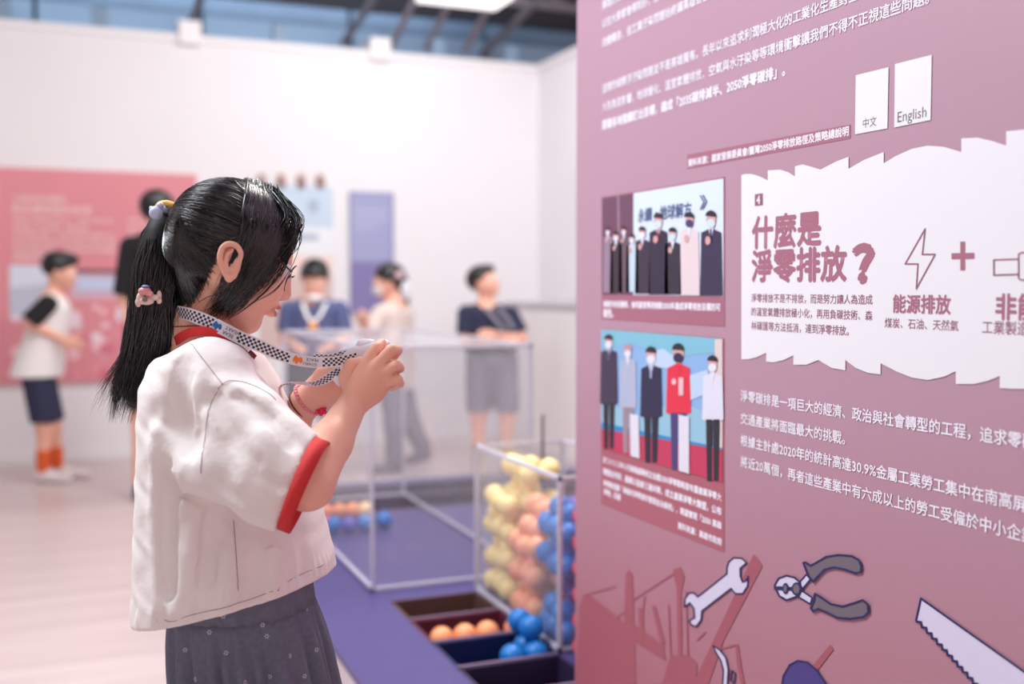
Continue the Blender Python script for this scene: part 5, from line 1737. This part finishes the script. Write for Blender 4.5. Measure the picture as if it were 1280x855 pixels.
for px, py in fl:
    rd = Vector(tuple(ray(px, py))).normalized(); loc, nrm, i_, d_ = bt.ray_cast(org, rd)
    if loc is None: continue
    if nrm.dot(rd) > 0: nrm = -nrm
    a = nrm.cross(Vector((0, 0, 1))).normalized(); b = nrm.cross(a)
    bm = bmesh.new(); c = loc + nrm * .0022
    for k in range(6):
        t0 = 2 * pi * k / 6; q = c + (a * cos(t0) + b * sin(t0)) * .0021
        vs = [bm.verts.new(q + (a * cos(t) * cos(t0) - a * sin(t) * sin(t0) * .6 + b * cos(t) * sin(t0) + b * sin(t) * cos(t0) * .6) * .0012 - Vector(tuple(GB))) for t in np.linspace(0, 2 * pi, 9)[:-1]]
        bm.faces.new(vs)
    bm_obj('embroidered_flower', bm, M_emb, skirt, False, world=False)
# shoes
for dy in (-.055, .055):
    Q = Sdf(); x0 = G(300, 800, 1.41)[0]
    shoe(Q, (x0 - .03, 1.41 + dy, 0), (x0 + .115, 1.41 + dy + .022, 0), .034)
    sdf_obj('shoe', Q, .005, M_sh, girl, base=GB)

# ------------------------------------------------------------------ necklace, bracelets
bm = bmesh.new()
nk = smooth_path([G(300, 432, 1.385), G(276, 416, 1.366), G(252, 408, 1.358), G(230, 408, 1.366), G(216, 412, 1.40), G(224, 406, 1.44), G(262, 404, 1.462)], 40)
nk = push_out(SB, nk, .0012)
for q in nk: bmesh.ops.create_icosphere(bm, subdivisions=1, radius=.0010, matrix=Matrix.Translation(tuple(q - GB)))
add_tube(bm, [q - GB for q in nk], .0005, 5)
o = bm_obj('necklace', bm, mat('dark_bronze', srgb(88, 58, 52), 0.4, .6), girl, True, world=False); o['label'] = 'thin dark chain necklace'


def bracelet(c, axis, r, n, br, m, name, lab):
    ax = unit(axis); b1 = unit(np.cross(ax, (0, 1, 0))); b2 = np.cross(ax, b1); bm = bmesh.new()
    for k in range(n):
        a = 2 * pi * k / n; q = c + (b1 * cos(a) + b2 * sin(a)) * r - GB
        if br > .0012: bmesh.ops.create_uvsphere(bm, u_segments=10, v_segments=7, radius=br, matrix=Matrix.Translation(tuple(q)))
    if br <= .0012:
        add_tube(bm, [c + (b1 * cos(a) + b2 * sin(a)) * r - GB for a in np.linspace(0, 2 * pi, 33)], br, 6, False)
    o = bm_obj(name, bm, m, girl, True, world=False); o['label'] = lab
    return o


wax = unit(G(400, 488, 1.46) - G(375, 508, 1.468))
bracelet(G(384.5, 500, 1.464), wax, .0232, 26, .0030, mat('pink_beads', srgb(236, 150, 160), 0.3, sss=.2), 'bracelet', 'pink beaded bracelet')
bracelet(G(376, 507, 1.467), wax, .0218, 20, .0011, mat('brown_cord', srgb(98, 40, 38), 0.6), 'bracelet', 'thin brown cord bracelet')
o = blobs([(397, 514.5, 1.448, .0034, .0034, .0034), (402, 513, 1.446, .0034, .0034, .0034), (406, 515.5, 1.446, .0030, .003, .003), (401, 517.5, 1.447, .003, .003, .003), (406.5, 511, 1.447, .0026, .0026, .0026)], mat('red_beads', srgb(228, 44, 80), 0.25), 'bracelet_charm', girl, 'cluster of red beads on the bracelet')

# ------------------------------------------------------------------ the toy camera and its lanyard
CC = G(460, 457, 1.394)
tcam = thing('compact_camera', 'small white camera held up in the girl\'s hands', 'camera', to_world(CC), -YAW)
M_cam = mat('white_plastic', srgb(236, 236, 246), 0.3)
tl = radians(12); MC = np.array([[cos(tl), 0, sin(tl)], [0, 1, 0], [-sin(tl), 0, cos(tl)]])
S = Sdf(); S.rbox(CC, (.036, .0125, .029), MC, .009, .003); sdf_obj('body', S, .0015, M_cam, tcam, base=CC)
S = Sdf(); S.cone(CC + MC @ np.array([-.012, 0, .024]), CC + MC @ np.array([-.002, 0, .027]), .009, .008, .004); sdf_obj('viewfinder', S, .0015, M_cam, tcam, base=CC)
S = Sdf(); S.cone(CC + np.array([.002, .012, 0]), CC + np.array([.002, .022, 0]), .013, .012, .002); sdf_obj('lens', S, .0015, mat('dark_lens', srgb(40, 40, 50), .1), tcam, base=CC)
bm = bmesh.new(); bmesh.ops.create_cone(bm, cap_ends=True, segments=16, radius1=.004, radius2=.004, depth=.003, matrix=Matrix.Translation(tuple(MC.T @ np.array([.018, 0, .0275]))))
bm_obj('shutter_button', bm, mat('grey_plastic', srgb(170, 170, 180), .4), tcam, True, world=False)

lan = thing('lanyard', 'white lanyard with black checks and lettering looped round the girl\'s neck', 'lanyard', to_world(G(260, 400, 1.40)), -YAW)
LB = G(260, 400, 1.40)
M_chk = bpy.data.materials.new('checker_ribbon'); M_chk.use_nodes = True
nt = M_chk.node_tree; b = nt.nodes['Principled BSDF']; b.inputs['Roughness'].default_value = .45
uv = nt.nodes.new('ShaderNodeUVMap'); uv.uv_map = 'UVMap'
ck = nt.nodes.new('ShaderNodeTexChecker'); ck.inputs['Scale'].default_value = 1.0
ck.inputs['Color1'].default_value = srgb(28, 26, 34); ck.inputs['Color2'].default_value = srgb(226, 222, 232)
nt.links.new(uv.outputs[0], ck.inputs['Vector'])
sp = nt.nodes.new('ShaderNodeSeparateXYZ'); nt.links.new(uv.outputs[0], sp.inputs[0])
def mth(op, a, bval=None, c=None):
    n = nt.nodes.new('ShaderNodeMath'); n.operation = op
    nt.links.new(a, n.inputs[0])
    if bval is not None:
        if hasattr(bval, 'links'): nt.links.new(bval, n.inputs[1])
        else: n.inputs[1].default_value = bval
    return n.outputs[0]
inr = mth('MULTIPLY', mth('GREATER_THAN', sp.outputs[1], 1.0), mth('LESS_THAN', sp.outputs[1], 5.0))
GAP = []
def gapn(a_, b_):
    x = mth('GREATER_THAN', sp.outputs[0], a_); y = mth('LESS_THAN', sp.outputs[0], b_); GAP.append((x.node, y.node)); return mth('MULTIPLY', x, y)
g1 = gapn(0, 0); g2 = gapn(0, 0)
#'MULTIPLY', mth('GREATER_THAN', sp.outputs[0], 33.0), mth('LESS_THAN', sp.outputs[0], 45.0))
ng = mth('MULTIPLY', mth('SUBTRACT', g1, 1.0), mth('SUBTRACT', g2, 1.0))
fac = mth('MULTIPLY', inr, ng)
mx = nt.nodes.new('ShaderNodeMix'); mx.data_type = 'RGBA'
nt.links.new(fac, mx.inputs['Factor']); mx.inputs['A'].default_value = srgb(226, 222, 232); nt.links.new(ck.outputs['Color'], mx.inputs['B'])
nt.links.new(mx.outputs['Result'], b.inputs['Base Color'])


def ribbon(name, pts, wds, wdirs, n=110, uo=0):
    P = smooth_path(pts, n); t = np.linspace(0, 1, n)
    W_ = np.interp(t, np.linspace(0, 1, len(wds)), wds)
    D = np.stack([np.interp(t, np.linspace(0, 1, len(wdirs)), np.array(wdirs)[:, i]) for i in range(3)], 1)
    T = np.gradient(P, axis=0); T /= np.linalg.norm(T, axis=1)[:, None]
    D = D - T * (D * T).sum(1)[:, None]; D /= np.linalg.norm(D, axis=1)[:, None]
    N = np.cross(T, D); s = np.concatenate([[0], np.cumsum(np.linalg.norm(np.diff(P, axis=0), axis=1))])
    bm = bmesh.new(); uvl = bm.loops.layers.uv.new('UVMap'); rows = []
    for i in range(n):
        rows.append([bm.verts.new(tuple(P[i] + D[i] * W_[i] * a + N[i] * .0004 * e - LB)) for a, e in ((-.5, 1), (.5, 1), (.5, -1), (-.5, -1))])
    for i in range(n - 1):
        for k in range(4):
            f = bm.faces.new((rows[i][k], rows[i][(k + 1) % 4], rows[i + 1][(k + 1) % 4], rows[i + 1][k]))
            vv = {0: 0.4, 1: 5.6, 2: 5.6, 3: 0.4}
            for l, (ii, kk) in zip(f.loops, ((i, k), (i, (k + 1) % 4), (i + 1, (k + 1) % 4), (i + 1, k))):
                l[uvl].uv = (s[ii] / .0032 + (uo if uo else 0), vv[kk])
    o = bm_obj(name, bm, M_chk, lan, False, world=False)
    return o, P, T, D, N, s


r1, P1, T1, D1, N1, s1 = ribbon('strap', [G(262, 392, 1.452), G(240, 385, 1.452), G(220, 387, 1.425), G(218, 389, 1.385), G(239, 394, 1.356), G(262, 403, 1.350), G(281, 412, 1.347), G(301, 422.5, 1.346), G(325, 432.5, 1.348), G(348, 443, 1.352), G(372, 450, 1.357), G(395, 453, 1.362), G(419, 452, 1.368), G(434, 449, 1.372), G(446, 446, 1.378)],
                              [.016, .0165, .0170, .0165, .015, .0135, .013], [(0, .1, 1), (-.1, 0, 1), (.1, 0, 1), (.2, 0, 1), (.1, 0, 1), (0, 0, 1)])
r2, P2, T2, D2, N2, s2 = ribbon('strap', [G(262, 392, 1.454), G(285, 405, 1.462), G(306, 435, 1.462), G(322, 461, 1.458), G(338, 478, 1.452), G(347, 484, 1.447), G(355, 481, 1.442), G(367, 479, 1.43), G(390, 480, 1.408), G(404, 476, 1.400), G(418, 467, 1.392), G(432, 460, 1.390)],
                              [.013, .013, .013, .013, .012, .012, .012], [(0, 0, 1), (0, 0, 1), (.5, -.8, .3), (.3, -.9, .15), (.0, -.9, .25), (0, -.6, .8), (0, -.2, 1)])
r3_, P3, *_ = ribbon('strap', [G(392, 446, 1.385), G(412, 447, 1.380), G(428, 443, 1.382), G(438, 441, 1.386)], [.009, .010, .010], [(0, 0, 1), (0, 0, 1)], 30)
S = Sdf(); S.cone(G(421, 474, 1.388), G(424, 479, 1.388), .0052, .0045, .002); o = sdf_obj('clasp', S, .0015, M_cam, lan, base=LB); o['label'] = 'white plastic clasp'


def strap_text(s, px, py, size, m, up=0.0):
    """lettering turned upside down on the strap, centred on pixel px"""
    k = int(np.argmin([abs((P1[i] - G(px, py, P1[i][1]))[0]) + (0 if 20 < i else 9) for i in range(len(P1))]))
    me = text_mesh(s); n = len(me.vertices); co = np.empty(n * 3); me.vertices.foreach_get('co', co); co = co.reshape(-1, 3)
    co[:, 0] -= co[:, 0].mean()
    T, D = T1[k], D1[k]
    nrm = N1[k] if N1[k][1] < 0 else -N1[k]
    out = P1[k] + nrm * .0009 - T * (co[:, 0] * size)[:, None] - D * ((co[:, 1] - .35) * size)[:, None] + D * up
    me.vertices.foreach_set('co', (out - LB).ravel()); me.update(); me.materials.clear(); me.materials.append(m)
    o = bpy.data.objects.new('lettering', me); C.objects.link(o); o.parent = r1
    return k, T, D, nrm


def icon(px, py, m):
    k = int(np.argmin([abs((P1[i] - G(px, py, P1[i][1]))[0]) + (0 if 20 < i else 9) for i in range(len(P1))]))
    T, D = T1[k], D1[k]; nrm = N1[k] if N1[k][1] < 0 else -N1[k]
    bm = bmesh.new(); c = P1[k] + nrm * .0008 - LB
    sh = [(-.006, -.0045), (-.0045, -.002), (-.002, -.005), (.0005, -.0045), (.001, -.0015), (.0045, -.0035), (.0062, -.001), (.005, .003), (.002, .0048), (.0012, .0028), (-.0015, .0035), (-.003, .0058), (-.005, .004), (-.0065, .001)]
    bm.faces.new([bm.verts.new(tuple(c + T * a + D * b_)) for a, b_ in sh])
    bmesh.ops.triangulate(bm, faces=bm.faces)
    o = bm_obj('printed_icon', bm, m, r1, False, world=False)
    return o


for (na, nb_), (xa, xb) in zip(GAP, ((266.5, 296), (364.5, 401))):
    for nd, xx in ((na, xa), (nb_, xb)):
        k_ = int(np.argmin([abs((P1[i] - G(xx, 430, P1[i][1]))[0]) + (0 if 20 < i else 9) for i in range(len(P1))]))
        nd.inputs[1].default_value = round(s1[k_] / .0032)
strap_text('BEAR', 286, 416, .0066, M_blk, -.0034); strap_text('HEART', 289, 410, .0066, M_blk, .0034)
icon(271, 408, mat('blue_ink', srgb(30, 104, 168), .5))
strap_text('GYARU', 388, 455, .0054, M_blk, -.0028); strap_text('PEACE', 390, 450, .0054, M_blk, .0028)
icon(371, 450, mat('orange_ink', srgb(240, 122, 50), .5))
